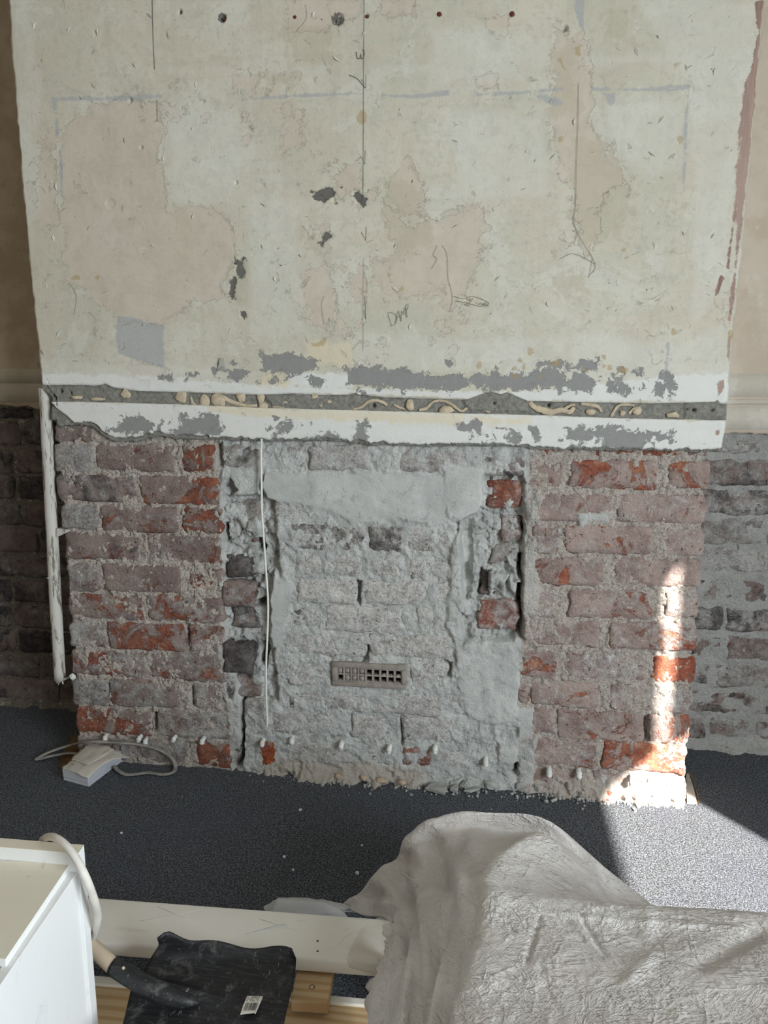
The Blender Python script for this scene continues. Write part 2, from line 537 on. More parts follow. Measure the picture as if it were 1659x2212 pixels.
def make_carpet():
    t = NT('charcoal_carpet'); v = t.coord('Object')
    n1 = t.noise(v, 300, 3, 0.75, 0.6); n2 = t.noise(v, 520, 2, 0.75, 0.5); n3 = t.noise(v, 2.6, 6, 0.65)
    f = t.math('ADD', t.math('MULTIPLY', n1, 0.55), t.math('MULTIPLY', n2, 0.45))
    c = t.mix(t.step(f, 0.45, 0.60), srgb(8, 8, 10), srgb(134, 140, 148))
    c = t.mix(t.math('MULTIPLY', t.step(n3, 0.46, 0.64), 0.22), c, srgb(74, 78, 100))
    t.color(c); t.rough(1.0); t.b.inputs['Specular IOR Level'].default_value = 0.05
    t.b.inputs['Sheen Weight'].default_value = 0.15; t.b.inputs['Sheen Roughness'].default_value = 0.5
    t.bump(t.math('ADD', n2, n1), 0.005, 0.8)
    return t.m


def make_cloth():
    t = NT('cotton_dust_sheet'); v = t.coord('Object')
    n1 = t.noise(v, 9, 6, 0.6)

    def creases(ang, along, across, lo, detail=3, tilt=0.0):
        """thin straight ridges running along one direction, broken up by a mask"""
        mp = t.n.new('ShaderNodeMapping'); mp.vector_type = 'TEXTURE'; mp.inputs['Rotation'].default_value = (tilt, 0.25, ang); mp.inputs['Scale'].default_value = (1 / along, 1 / across, 1 / across)
        t.put(mp.inputs[0], v)
        n = t.noise(mp.outputs[0], 1.0, detail, 0.55, 0.25)
        r = t.math('SUBTRACT', 1.0, t.math('MULTIPLY', t.math('ABSOLUTE', t.math('SUBTRACT', n, 0.5)), 9.0), clamp=True)
        return t.math('MULTIPLY', t.math('MULTIPLY', r, r), t.step(t.noise(v, 11 + 7 * abs(ang), 3), lo, lo + 0.12))
    cr = creases(0.5, 7, 26, 0.46)
    for q in ((-0.9, 7, 30, 0.48), (1.35, 8, 34, 0.46), (0.05, 10, 44, 0.44), (2.2, 14, 70, 0.42), (-0.3, 16, 80, 0.42)):
        cr = t.math('ADD', cr, creases(*q))
    for q in ((0.8, 40, 150, 0.40), (-0.6, 44, 170, 0.40)):
        cr = t.math('ADD', cr, t.math('MULTIPLY', creases(*q), 0.5))
    weave = t.noise(t.coord('Object', (420, 1500, 900)), 1.0, 3, 0.6)
    c = t.mix(t.step(n1, 0.35, 0.65), srgb(222, 216, 211), srgb(232, 228, 224))
    c = t.mix(t.math('MULTIPLY', t.step(weave, 0.4, 0.7), 0.16), c, srgb(186, 180, 170))
    t.color(c); t.rough(0.95); t.b.inputs['Specular IOR Level'].default_value = 0.1
    t.b.inputs['Subsurface Weight'].default_value = 0.0
    h = t.math('ADD', t.math('MULTIPLY', cr, 0.8), t.math('MULTIPLY', t.noise(v, 130, 6, 0.7, 0.6), 0.9))
    h = t.math('ADD', h, t.math('MULTIPLY', t.noise(v, 32, 6, 0.62, 0.8), 1.6))
    h = t.math('ADD', h, t.math('MULTIPLY', weave, 0.12))
    t.bump(h, 0.0017, 0.9)
    return t.m


def make_pine():
    t = NT('raw_pine')
    w = t.n.new('ShaderNodeTexWave'); w.wave_type = 'BANDS'; w.bands_direction = 'Y'
    w.inputs['Scale'].default_value = 7; w.inputs['Distortion'].default_value = 5.5; w.inputs['Detail'].default_value = 3; w.inputs['Detail Scale'].default_value = 0.8
    t.put(w.inputs['Vector'], t.coord('Object', (0.5, 3.0, 3.0), True))
    n = t.noise(t.coord('Object', (8, 200, 200), True), 1.0, 4)
    c = t.mix(t.step(w.outputs[0], 0.2, 0.95), srgb(206, 180, 142), srgb(188, 156, 114))
    c = t.mix(t.math('MULTIPLY', t.step(n, 0.5, 0.7), 0.25), c, srgb(170, 132, 92))
    t.color(c); t.rough(0.6)
    return t.m


def make_white_paint(name, base, scuff, streak=(6, 30, 30)):
    t = NT(name); v = t.coord('Object')
    n = t.noise(t.coord('Object', streak), 1.0, 5, 0.65, 0.6); n2 = t.noise(v, 30, 6, 0.7, 1.0)
    c = t.mix(t.math('MULTIPLY', t.step(n, 0.55, 0.75), 0.5), base, scuff)
    c = t.mix(t.math('MULTIPLY', t.step(n2, 0.66, 0.72), 0.45), c, tuple(k * 0.72 for k in scuff))
    t.color(c); t.rough(0.42); t.b.inputs['Specular IOR Level'].default_value = 0.4
    t.bump(n2, 0.0004)
    return t.m


def make_shovel():
    t = NT('black_shovel_steel'); v = t.coord('Object')
    st = t.noise(t.coord('Object', (12, 260, 260)), 1.0, 4, 0.7)
    d = t.noise(v, 40, 7, 0.75, 0.5); s = t.noise(t.coord('Object', (160, 60, 60)), 1.0, 3, 0.7, 1.5)
    c = t.mix(t.step(st, 0.45, 0.75), srgb(30, 30, 31), srgb(56, 57, 58))
    c = t.mix(t.math('MULTIPLY', t.step(d, 0.52, 0.68), 0.5), c, srgb(112, 110, 106))
    c = t.mix(t.math('MULTIPLY', t.step(s, 0.66, 0.70), 0.6), c, srgb(164, 161, 156))
    t.color(c); t.rough(0.5); t.b.inputs['Specular IOR Level'].default_value = 0.35
    t.bump(d, 0.0006)
    return t.m


def make_sheer(name, c, alpha):
    t = NT(name)
    t.color(c); t.rough(0.35)
    t.b.inputs['Alpha'].default_value = alpha
    t.bump(t.noise(t.coord('Object'), 45, 4, 0.6), 0.004)
    return t.m


M = dict(
    plaster=make_plaster(), brick=make_brick('weathered_brick'), mortar=make_mortar('lime_mortar', srgb(174, 160, 148), srgb(220, 208, 196)),
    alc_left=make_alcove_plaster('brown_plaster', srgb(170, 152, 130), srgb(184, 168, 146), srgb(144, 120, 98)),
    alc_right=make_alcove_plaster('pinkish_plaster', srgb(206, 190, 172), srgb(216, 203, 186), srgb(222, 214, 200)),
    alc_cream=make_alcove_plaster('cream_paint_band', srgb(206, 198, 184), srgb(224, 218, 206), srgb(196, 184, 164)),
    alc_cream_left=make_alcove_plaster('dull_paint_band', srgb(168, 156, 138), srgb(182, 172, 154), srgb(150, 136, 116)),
    mortar_dark=make_mortar('dirty_shaded_mortar', srgb(96, 86, 74), srgb(134, 122, 106)),  # left alcove: dirt, with the alcove's shade put into the colour too
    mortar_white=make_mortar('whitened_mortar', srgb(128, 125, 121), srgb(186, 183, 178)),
    carpet=make_carpet(), cloth=make_cloth(), pine=make_pine(), shovel=make_shovel(),
    white_wood=make_white_paint('scuffed_white_paint', srgb(234, 229, 219), srgb(204, 193, 174)),
    white_board=make_white_paint('white_chipboard', srgb(228, 228, 226), srgb(208, 208, 208)),
    warm_lit_board=make_white_paint('warm_lit_chipboard', srgb(226, 218, 200), srgb(216, 206, 186)),  # white board with the warm bounced light on upward faces put into the colour
    handle_wood=plain('bare_handle_wood', srgb(196, 178, 156), 0.6, scale=30),
    cable=plain('white_flex', srgb(212, 206, 196), 0.5, var=0.1, scale=20),
    wire=plain('white_wire', srgb(226, 224, 216), 0.45, var=0.03),
    flatcable=plain('grey_flat_cable', srgb(150, 146, 140), 0.5, var=0.15, scale=40),
    box=plain('white_plastic', srgb(206, 208, 216), 0.45, var=0.03),
    paper=plain('torn_paper', srgb(206, 200, 190), 0.9, var=0.08, scale=14, bump=0.002, bscale=50),
    pipe=None, terracotta=plain('grey_terracotta', srgb(152, 143, 134), 0.9, var=0.12, scale=40, bump=0.0015, bscale=120),
    dark=plain('hole_shade_black', (0.008, 0.008, 0.008), 1.0, 0.0), glue=plain('dry_adhesive', srgb(202, 186, 160), 0.85, var=0.12, scale=60, bump=0.002, bscale=160),
    plug=plain('white_injection_plug', srgb(226, 226, 222), 0.55, var=0.06, scale=60), red_plug=plain('red_plastic', srgb(104, 46, 40), 0.5),
    rubble=plain('broken_render', srgb(172, 172, 166), 0.95, var=0.10, scale=40, bump=0.003, bscale=120), rubble_tan=plain('tan_rubble', srgb(186, 166, 146), 0.95, var=0.12, scale=40, bump=0.003, bscale=120),
    pencil=plain('pencil_lead', srgb(126, 124, 118), 0.8), crack=plain('hairline_crack', srgb(142, 132, 116), 0.95),
    steel=plain('screw_steel', srgb(74, 68, 60), 0.45, metal=0.2), label=plain('sticker_paper', srgb(214, 208, 196), 0.7, var=0.08, scale=80), ink=plain('black_ink', srgb(30, 30, 30), 0.7),
    board=plain('bare_floorboard', srgb(124, 96, 64), 0.8, var=0.2, scale=20), plastic=make_sheer('clear_polythene', srgb(226, 226, 226), 0.74), veil=make_sheer('thin_dust_film', srgb(214, 206, 194), 0.36),
    chip=plain('lifted_paint', srgb(208, 204, 192), 0.7, scale=20),
    ceiling=plain('ceiling_paint', srgb(216, 212, 204), 0.9), wall=plain('room_plaster', srgb(168, 156, 140), 0.9, scale=3), blind=None,
    frame=plain('window_paint', srgb(232, 232, 228), 0.4), subfloor_edge=plain('concrete_edge', srgb(176, 170, 160), 0.95, var=0.1, scale=30),
)
_t = NT('pipe_paint'); _v = _t.coord('Object'); _n = _t.noise(_t.coord('Object', (60, 60, 12)), 1.0, 6, 0.7, 0.4)
_t.color(_t.mix(_t.step(_n, 0.52, 0.60), srgb(206, 202, 192), srgb(128, 120, 108))); _t.rough(0.6); _t.bump(_n, 0.002)
M['pipe'] = _t.m
_t = NT('translucent_blind'); _tr = _t.n.new('ShaderNodeBsdfTranslucent'); _tr.inputs[0].default_value = (0.75, 0.72, 0.66, 1)
_mx = _t.n.new('ShaderNodeMixShader'); _mx.inputs[0].default_value = 0.35
_t.color((0.75, 0.73, 0.68)); _t.t.links.new(_t.b.outputs[0], _mx.inputs[1]); _t.t.links.new(_tr.outputs[0], _mx.inputs[2])
_t.t.links.new(_mx.outputs[0], _t.n['Material Output'].inputs[0]); M['blind'] = _t.m
# ------------------------------------------------------------------ room shell
XLW, YREAR, ZC = -1.9, -2.7, 2.6
fl = box('floor', (XLW - 0.1, YREAR - 0.1, -0.06), (XR + 0.2, YA + 0.15, 0.0), M['carpet']); tag(fl, kind='structure')
ce = box('ceiling', (XLW - 0.1, YREAR - 0.1, ZC), (XR + 0.2, YA + 0.15, ZC + 0.06), M['ceiling']); tag(ce, kind='structure')
wl = box('wall_left', (XLW - 0.1, YREAR, 0), (XLW, YA + 0.1, ZC), M['wall']); tag(wl, kind='structure')
wr = box('wall_rear', (XLW, YREAR - 0.1, 0), (XR, YREAR, ZC), M['wall']); tag(wr, kind='structure')
bm = bmesh.new()
ys = [YREAR] + [q for w in sorted(WIN) for q in (w[0], w[1])] + [YA + 0.1]
for i in range(0, len(ys) - 1):
    if i % 2 == 0:
        box_bm(bm, (XR, ys[i], 0), (XR + 0.15, ys[i + 1], ZC))
    else:
        w = [q for q in WIN if q[0] == ys[i]][0]
        box_bm(bm, (XR, w[0], 0), (XR + 0.15, w[1], w[2])); box_bm(bm, (XR, w[0], w[3]), (XR + 0.15, w[1], ZC))
wrt = bm_obj('wall_right', bm, M['wall']); tag(wrt, kind='structure')
for k, (y0, y1, z0, z1) in enumerate(WIN):
    root = tag(empty('window_%d' % (k + 1), (XR + 0.1, (y0 + y1) / 2, z0)), kind='structure')
    root_loc = Vector(root.location)

    def wpart(nm, lo, hi):
        o = box(nm, tuple(np.array(lo) - root_loc), tuple(np.array(hi) - root_loc), M['frame'], root, 0.003); return o
    wpart('sill', (XR - 0.04, y0, z0 - 0.03), (XR + 0.15, y1, z0))
    wpart('frame', (XR + 0.09, y0, z1 - 0.04), (XR + 0.14, y1, z1))
    wpart('frame', (XR + 0.09, y0, z0), (XR + 0.14, y0 + 0.04, z1 - 0.04))
    if k == 0:
        wpart('sun_blocker', (XR, -0.006, 1.56), (XR + 0.03, y1, z1))  # unseen strip added to block the sun beside the blind's gap
blind = empty('roller_blind', (XR + 0.005, -0.6, 2.16))
tag(blind, 'half lowered cream roller blind hanging in the window beside the fireplace wall', 'blind')
bx0 = np.array([XR + 0.005, -0.6, 2.16])
box('fabric', tuple(np.array([XR, -1.45, 1.56]) - bx0), tuple(np.array([XR + 0.002, -0.034, 2.16]) - bx0), M['blind'], blind)
tube('roller', [tuple(np.array([XR + 0.01, -1.45, 2.14]) - bx0), tuple(np.array([XR + 0.01, -0.03, 2.14]) - bx0)], 0.015, M['frame'], blind, 10)

# ------------------------------------------------------------------ alcoves left and right of the chimney breast
XLc = float(onY(150, 1300, YB)[0]); XRc = float(onY(1508, 1300, YB)[0])


def coursed(root, x0, x1, ztop, m, colors, seed, pitch, stretch, dzoff, rough_t, relief):
    rng = random.Random(seed)
    z = dzoff; r = 0
    while z < ztop - 0.01:
        h = pitch - 0.011
        x = x0 - rng.uniform(0.0, 0.2)
        header = (r % 2 == 0)
        while x < x1:
            L = (0.102 if (header and rng.random() < 0.6) else stretch) * rng.uniform(0.96, 1.04)
            a, b = max(x, x0), min(x + L, x1)
            zt = min(z + h, ztop + rng.uniform(-0.004, 0.004))
            if b - a > 0.03 and zt - z > 0.02:
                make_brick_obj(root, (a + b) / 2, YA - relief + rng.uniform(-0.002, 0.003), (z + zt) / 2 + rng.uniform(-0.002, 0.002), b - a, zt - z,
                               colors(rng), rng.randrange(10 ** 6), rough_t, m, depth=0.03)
            x += L + 0.011
        z += pitch; r += 1


NB = [0]


def make_brick_obj(root, xc, yf, zc, w, h, rgba, seed, rough, m, depth=0.05, broken=0.0, res=0.010, name='brick'):
    """one brick: ragged outline, uneven face, sides running back into the wall; yf = face depth"""
    nx = int(max(6, min(26, round(w / res)))); nz = int(max(5, min(12, round(h / (res * 0.8)))))
    u = np.linspace(-1, 1, nx); v = np.linspace(-1, 1, nz)
    # tighter sampling at the arrises
    u = np.sign(u) * (1 - (1 - np.abs(u)) ** 1.25); v = np.sign(v) * (1 - (1 - np.abs(v)) ** 1.15)
    U, V = np.meshgrid(u, v)
    s = seed % 9973
    # rounded corners
    rc = min(0.010, h * 0.2)
    X = U * w / 2; Z = V * h / 2
    ax, az = np.abs(X) - (w / 2 - rc), np.abs(Z) - (h / 2 - rc)
    cm = (ax > 0) & (az > 0)
    d = np.hypot(ax, az); f = np.where(cm & (d > rc), rc / np.maximum(d, 1e-9), 1.0)
    X = np.where(cm, np.sign(X) * (w / 2 - rc + ax * f), X); Z = np.where(cm, np.sign(Z) * (h / 2 - rc + az * f), Z)
    edge = np.minimum(w / 2 - np.abs(X), h / 2 - np.abs(Z))
    k = sstep(0.016, 0.0, edge)
    X = X + k * fbm(X * 45, Z * 45, s * 1.7, s, 3) * 0.0085 * rough
    Z = Z + k * fbm(X * 45, Z * 45, s * 1.7 + 50, s + 5, 3) * 0.0070 * rough
    nz1 = fbm(X * 22, Z * 22, s * 0.37, s + 1, 4)
    Y = -nz1 * 0.0050 * rough - fbm(X * 90, Z * 90, s, s + 2, 2) * 0.0016 * rough
    Y = Y + sstep(0.0075, 0.0, edge) * 0.0045 + sstep(0.0, 0.5, fbm(X * 30, Z * 30, s + 9, s + 3, 3)) * 0.003 * rough
    if broken:
        rg = fbm(X * 18, Z * 18, s + 20, s + 4, 3)
        st = np.floor(fbm(X * 12 + Z * 9, Z * 12, s + 31, s + 6, 2) * 5) / 5
        Y = Y + broken * (np.clip(rg + 0.25, 0, 1) * 0.9 + st * 0.7 + 0.25)
    P = np.stack([X, Y, Z], -1)
    ny_, nx_ = P.shape[:2]
    F = [tuple(q) for q in grid_faces(ny_, nx_)]
    V_ = [tuple(p) for p in P.reshape(-1, 3)]
    ring = [(0, i) for i in range(nx_)] + [(j, nx_ - 1) for j in range(1, ny_)] + [(ny_ - 1, i) for i in range(nx_ - 2, -1, -1)] + [(j, 0) for j in range(ny_ - 2, 0, -1)]
    base = len(V_)
    for (j, i) in ring:
        p = P[j, i]; V_.append((p[0] * 0.995, depth, p[2] * 0.995))
    n = len(ring)
    for q in range(n):
        a = ring[q][0] * nx_ + ring[q][1]; b = ring[(q + 1) % n][0] * nx_ + ring[(q + 1) % n][1]
        F.append((b, a, base + q, base + (q + 1) % n))
    o = link(name, mesh_from(name, V_, F), m, root, True, (xc, yf, zc))
    o.color = rgba
    return o


def alcove(name, x0, x1, zpl_px, side):
    root = tag(empty(name, ((x0 + x1) / 2, YA, 0)), kind='structure')
    rl = np.array(root.location)
    holder = root
    zs = lambda X: np.interp(X, *zip(*[(float(onY(a, b, YA)[0]), float(onY(a, b, YA)[2])) for a, b in zpl_px]))
    # mortar bed behind the bricks
    nx, nz = int((x1 - x0) / 0.005) + 1, 170
    ztop = max(zs(np.linspace(x0, x1, 20))) + 0.02
    X, Z = np.meshgrid(np.linspace(x0, x1, nx), np.linspace(-0.005, ztop, nz))
    hgt = (-0.0022 if side < 0 else -0.0006) + 0.0040 * fbm(X * 40, Z * 60, 3.0, 77, 4)
    if side < 0: hgt = hgt - 0.003
    hgt = hgt + 0.012 * sstep(0.04, 0.0, Z) + 0.02 * sstep(0.018, 0.0, Z) * (0.6 + fbm(X * 30, Z * 30, 0, 5))
    P = np.stack([X, YA - hgt, Z], -1)
    me = mesh_from('mortar', P - rl, grid_faces(nz, nx), dict(cement=np.full(X.shape, 0.1 if side < 0 else 0.55), soot=np.full(X.shape, 0.22 if side < 0 else 0.2),
                   pale=np.full(X.shape, 0.0 if side < 0 else 0.34), dust=np.zeros(X.shape), smooth=np.zeros(X.shape), rust=np.zeros(X.shape)))
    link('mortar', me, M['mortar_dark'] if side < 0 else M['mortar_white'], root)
    # plaster coat above, thickness 14 mm, ragged lower edge
    n = int((x1 - x0) / 0.003) + 1
    xs = np.linspace(x0, x1, n)
    zb = zs(xs) + 0.004 * fbm(xs * 60, 0.0, 0.0, 9, 4)
    rows = []
    lev = [0.0, 0.0, 0.004] + list(np.linspace(0.012, 1, 60))
    for i, l in enumerate(lev):
        z = zb + l * (ZC - zb) if l > 0.004 or i < 3 else zb
        if i == 2: z = zb + 0.004
        y = YA - 0.014 - 0.0015 * fbm(xs * 9, z * 9, 0.0, 4, 3)
        if i == 0: y = np.full(n, YA + 0.01)
        if i == 1: y = y + 0.003
        rows.append(np.stack([xs, y, z], -1))
    P = np.array(rows)
    me = mesh_from('plaster_coat', P - rl, grid_faces(len(lev), n))
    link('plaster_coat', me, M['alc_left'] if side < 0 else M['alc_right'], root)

    class R: pass
    return root, rl, zs


def brick_on(root, rl):
    pass


# left alcove
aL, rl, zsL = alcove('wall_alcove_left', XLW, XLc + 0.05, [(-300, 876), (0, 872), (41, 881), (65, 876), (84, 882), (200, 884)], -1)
_mk = make_brick_obj


def _rel(root, xc, yf, zc, *a, **k):
    l = np.array(root.location)
    return _mk(root, xc - l[0], yf - l[1], zc - l[2], *a, **k)


make_brick_obj = _rel
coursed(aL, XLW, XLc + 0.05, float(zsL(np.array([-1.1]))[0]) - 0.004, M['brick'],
        lambda r: (r.uniform(0.05, 0.35), r.uniform(0.25, 0.5), r.uniform(0.35, 0.75), r.uniform(0.42, 0.6)), 5, 0.0762, 0.222, 0.012, 1.35, 0.0045)  # low lightness: dirt plus the left alcove's shade put into the brick colour
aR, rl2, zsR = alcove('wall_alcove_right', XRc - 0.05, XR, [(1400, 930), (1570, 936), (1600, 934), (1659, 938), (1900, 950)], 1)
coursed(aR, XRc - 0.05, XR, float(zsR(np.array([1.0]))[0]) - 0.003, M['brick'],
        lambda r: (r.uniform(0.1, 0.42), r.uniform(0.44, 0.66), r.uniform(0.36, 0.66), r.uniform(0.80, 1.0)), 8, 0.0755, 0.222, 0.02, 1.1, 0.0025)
# painted dado bands above the bare brick of the alcoves
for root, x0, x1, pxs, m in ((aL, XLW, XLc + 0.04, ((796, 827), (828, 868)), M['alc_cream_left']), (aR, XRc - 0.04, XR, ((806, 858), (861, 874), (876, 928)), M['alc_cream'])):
    l = np.array(root.location)
    pxc = 60 if root is aL else 1620
    for a, b in pxs:
        zt, zb = float(onY(pxc, a, YA)[2]), float(onY(pxc, b, YA)[2])
        th = 0.0012 if b - a > 20 else 0.0035
        xs = np.linspace(x0, x1, 160)
        e = 0.0016 * fbm(xs * 50, zt, 0, 3, 3)
        rr = [np.stack([xs, np.full_like(xs, YA - 0.012), zb + e], -1), np.stack([xs, np.full_like(xs, YA - 0.0155 - th), zb + 0.0015 + e], -1),
              np.stack([xs, np.full_like(xs, YA - 0.0155 - th), zt - 0.0015 + e], -1), np.stack([xs, np.full_like(xs, YA - 0.012), zt + e], -1)]
        me = mesh_from('paint_band', np.array(rr) - l, grid_faces(4, 160))
        link('paint_band', me, m, root)
# ------------------------------------------------------------------ chimney breast: bricks, mortar, plaster
breast = tag(empty('wall_front', (0, YB, 0)), kind='structure')
BL = np.array(breast.location)

# x0, y0, x1, y1 (photo pixels), red, lime, soot, lightness, depth of face in mm (+ = deeper), broken mm
LB = [
    (117, 915, 200, 955, .45, .35, .30, .74, 0, 0),
    (117, 959, 201, 1018, .30, .62, .22, .84, 0, 0), (204, 958, 372, 1019, .52, .28, .28, .82, 0, 0), (392, 960, 466, 1022, .60, .30, .40, .76, 0, 4),
    (124, 1027, 291, 1084, .28, .40, .56, .82, 0, 0), (300, 1029, 472, 1090, .66, .26, .26, .88, -1, 2),
    (130, 1092, 212, 1144, .30, .60, .30, .80, 0, 0), (217, 1093, 382, 1150, .44, .34, .25, .86, -1, 0), (392, 1097, 478, 1153, .62, .22, .20, .88, -1, 3),
    (140, 1154, 298, 1212, .52, .26, .40, .80, 0, 3), (314, 1156, 480, 1217, .48, .40, .26, .84, 0, 0),
    (144, 1220, 214, 1278, .38, .48, .32, .86, 0, 0), (221, 1220, 390, 1280, .40, .30, .30, .84, -1, 3), (407, 1226, 481, 1282, .66, .26, .25, .86, -1, 4),
    (147, 1285, 308, 1337, .60, .36, .20, .86, 0, 2), (318, 1287, 484, 1345, .52, .38, .24, .88, -1, 2),
    (149, 1347, 226, 1400, .12, .52, .25, .88, 0, 0), (235, 1347, 402, 1405, .66, .34, .18, .92, -1, 1), (409, 1351, 480, 1410, .54, .44, .22, .88, 0, 2),
    (152, 1407, 314, 1463, .52, .42, .24, .88, 0, 2), (324, 1411, 492, 1471, .56, .42, .18, .88, 0, 2),
    (156, 1468, 232, 1526, .10, .54, .45, .82, 0, 0), (239, 1469, 388, 1528, .40, .42, .42, .84, 0, 2), (418, 1476, 486, 1532, .42, .50, .26, .86, 1, 0),
    (164, 1532, 327, 1588, .66, .36, .22, .88, 0, 2), (339, 1537, 496, 1596, .40, .52, .26, .90, 1, 0),
    (168, 1592, 255, 1640, .42, .48, .30, .86, 1, 0), (262, 1597, 405, 1650, .38, .50, .28, .86, 1, 0), (425, 1604, 499, 1657, .78, .22, .22, .86, -1, 0),
]
RB = [
    (1152, 966, 1262, 983, .85, .20, .25, .78, 2, 3), (1282, 968, 1472, 984, .85, .15, .25, .78, 1, 3), (1480, 972, 1532, 985, .6, .3, .2, .8, 2, 0),
    (1140, 993, 1219, 1055, .46, .42, .20, .96, 0, 0), (1232, 994, 1420, 1057, .60, .38, .22, .96, -1, 3), (1444, 996, 1535, 1058, .62, .34, .18, .98, -1, 2),
    (1134, 1065, 1322, 1127, .40, .46, .18, .97, 0, 0), (1337, 1068, 1527, 1130, .44, .50, .16, .98, -1, 0),
    (1150, 1136, 1208, 1196, .40, .56, .18, .97, 0, 0), (1220, 1136, 1410, 1198, .50, .46, .30, .97, -1, 0), (1433, 1142, 1521, 1202, .34, .56, .20, .98, 0, 0),
    (1151, 1206, 1302, 1265, .50, .46, .18, .98, -1, 0), (1326, 1207, 1515, 1268, .46, .48, .20, 1.0, -1, 0),
    (1140, 1274, 1200, 1336, .40, .64, .28, .97, 0, 0), (1230, 1276, 1409, 1337, .46, .50, .20, 1.0, -1, 0), (1438, 1280, 1509, 1338, .44, .52, .18, 1.0, 0, 0),
    (1134, 1338, 1294, 1396, .44, .56, .26, 1.0, -1, 0), (1318, 1344, 1504, 1404, .48, .56, .18, 1.0, -1, 0),
    (1124, 1408, 1201, 1466, .52, .50, .20, .98, 0, 2), (1219, 1412, 1397, 1470, .42, .58, .30, 1.0, 0, 2), (1409, 1420, 1499, 1478, .90, .26, .16, 1.0, -1, 2),
    (1119, 1473, 1144, 1522, .55, .45, .2, 1.0, 0, 0), (1147, 1473, 1294, 1528, .50, .54, .18, 1.0, 0, 0), (1317, 1480, 1496, 1540, .36, .60, .32, 1.0, 0, 3),
    (1150, 1530, 1200, 1588, .40, .56, .2, 1.0, 0, 0), (1204, 1536, 1392, 1600, .54, .46, .22, 1.0, -1, 2), (1402, 1545, 1491, 1606, .55, .44, .16, 1.0, -1, 2),
    (1152, 1599, 1288, 1656, .46, .52, .18, 1.0, 0, 0), (1301, 1606, 1484, 1668, .66, .48, .14, 1.02, -1, 2),
    (1150, 1662, 1272, 1706, .48, .50, .22, 1.0, 2, 0), (1280, 1668, 1392, 1718, .40, .60, .16, 1.04, 2, 0), (1396, 1676, 1481, 1728, .46, .56, .12, 1.04, 0, 0),
]
CB = [   # the bricked-up opening, under a film of cement
    (479, 960, 561, 1012, .15, .42, .50, .84, 3, 0), (572, 962, 662, 1014, .2, .55, .38, .86, 6, 0), (666, 962, 798, 1016, .22, .56, .26, .92, 0, 0), (851, 968, 1010, 1019, .30, .50, .34, .92, 0, 0),
    (1036, 972, 1136, 1027, .15, .44, .48, .84, 4, 0),
    (566, 1026, 690, 1075, .1, .75, .15, .95, 5, 0), (696, 1026, 860, 1075, .1, .75, .15, .95, 5, 0), (868, 1028, 968, 1078, .1, .75, .15, .95, 5, 0),
    (590, 1083, 700, 1130, .1, .72, .25, .95, 5, 0), (706, 1083, 834, 1130, .1, .72, .25, .95, 5, 0), (840, 1076, 880, 1102, .95, .1, .15, .9, -1, 0), (888, 1086, 975, 1134, .1, .72, .2, .95, 5, 0),
    (626, 1134, 788, 1190, .2, .50, .62, .94, 0, 2), (795, 1136, 870, 1192, .2, .45, .66, .92, 0, 3), (876, 1134, 980, 1194, .36, .64, .30, .96, 0, 0),
    (636, 1198, 697, 1247, .2, .74, .26, .98, 1, 0), (704, 1198, 782, 1246, .34, .68, .24, .98, 1, 0), (788, 1197, 868, 1247, .28, .72, .22, .98, 1, 0), (883, 1200, 925, 1252, .15, .76, .25, .98, 0, 0), (932, 1200, 980, 1250, .3, .66, .42, .96, 2, 0),
    (640, 1252, 768, 1304, .1, .78, .22, 1.0, -1, 0), (783, 1253, 922, 1306, .1, .80, .20, 1.0, -1, 0), (928, 1256, 985, 1308, .1, .8, .2, 1.0, 2, 0),
    (618, 1308, 696, 1360, .12, .66, .46, .96, 2, 2), (702, 1308, 874, 1366, .12, .78, .22, 1.0, -1, 0), (900, 1310, 972, 1364, .1, .82, .2, 1.0, 0, 0),
    (620, 1370, 792, 1419, .12, .66, .34, .98, 0, 0), (798, 1372, 980, 1421, .34, .70, .20, 1.0, 0, 0),
    (620, 1428, 706, 1484, .12, .72, .26, 1.0, 0, 0), (884, 1432, 966, 1490, .12, .74, .26, 1.0, 0, 0),
    (624, 1494, 790, 1537, .10, .62, .46, .96, 1, 0), (806, 1499, 958, 1546, .12, .68, .22, .98, 0, 0), (964, 1504, 1010, 1548, .4, .6, .3, .96, 2, 0),
    (588, 1538, 656, 1588, .28, .62, .26, .98, 1, 0), (662, 1542, 754, 1592, .12, .72, .20, .98, 1, 0), (758, 1546, 838, 1598, .1, .66, .32, .98, 1, 0), (868, 1550, 980, 1604, .28, .62, .30, .98, 0, 0),
    (527, 1512, 575, 1590, .40, .56, .2, .94, 3, 3), (556, 1602, 596, 1655, .85, .45, .2, .98, 2, 0),
    (620, 1606, 764, 1650, .16, .66, .22, .98, 2, 0), (770, 1610, 862, 1656, .16, .66, .22, .98, 2, 0), (868, 1614, 932, 1655, .68, .46, .28, .94, 0, 2), (938, 1620, 1020, 1668, .2, .7, .2, 1.0, 2, 0),
    (1050, 1618, 1112, 1668, .2, .7, .26, .98, 2, 0),
]
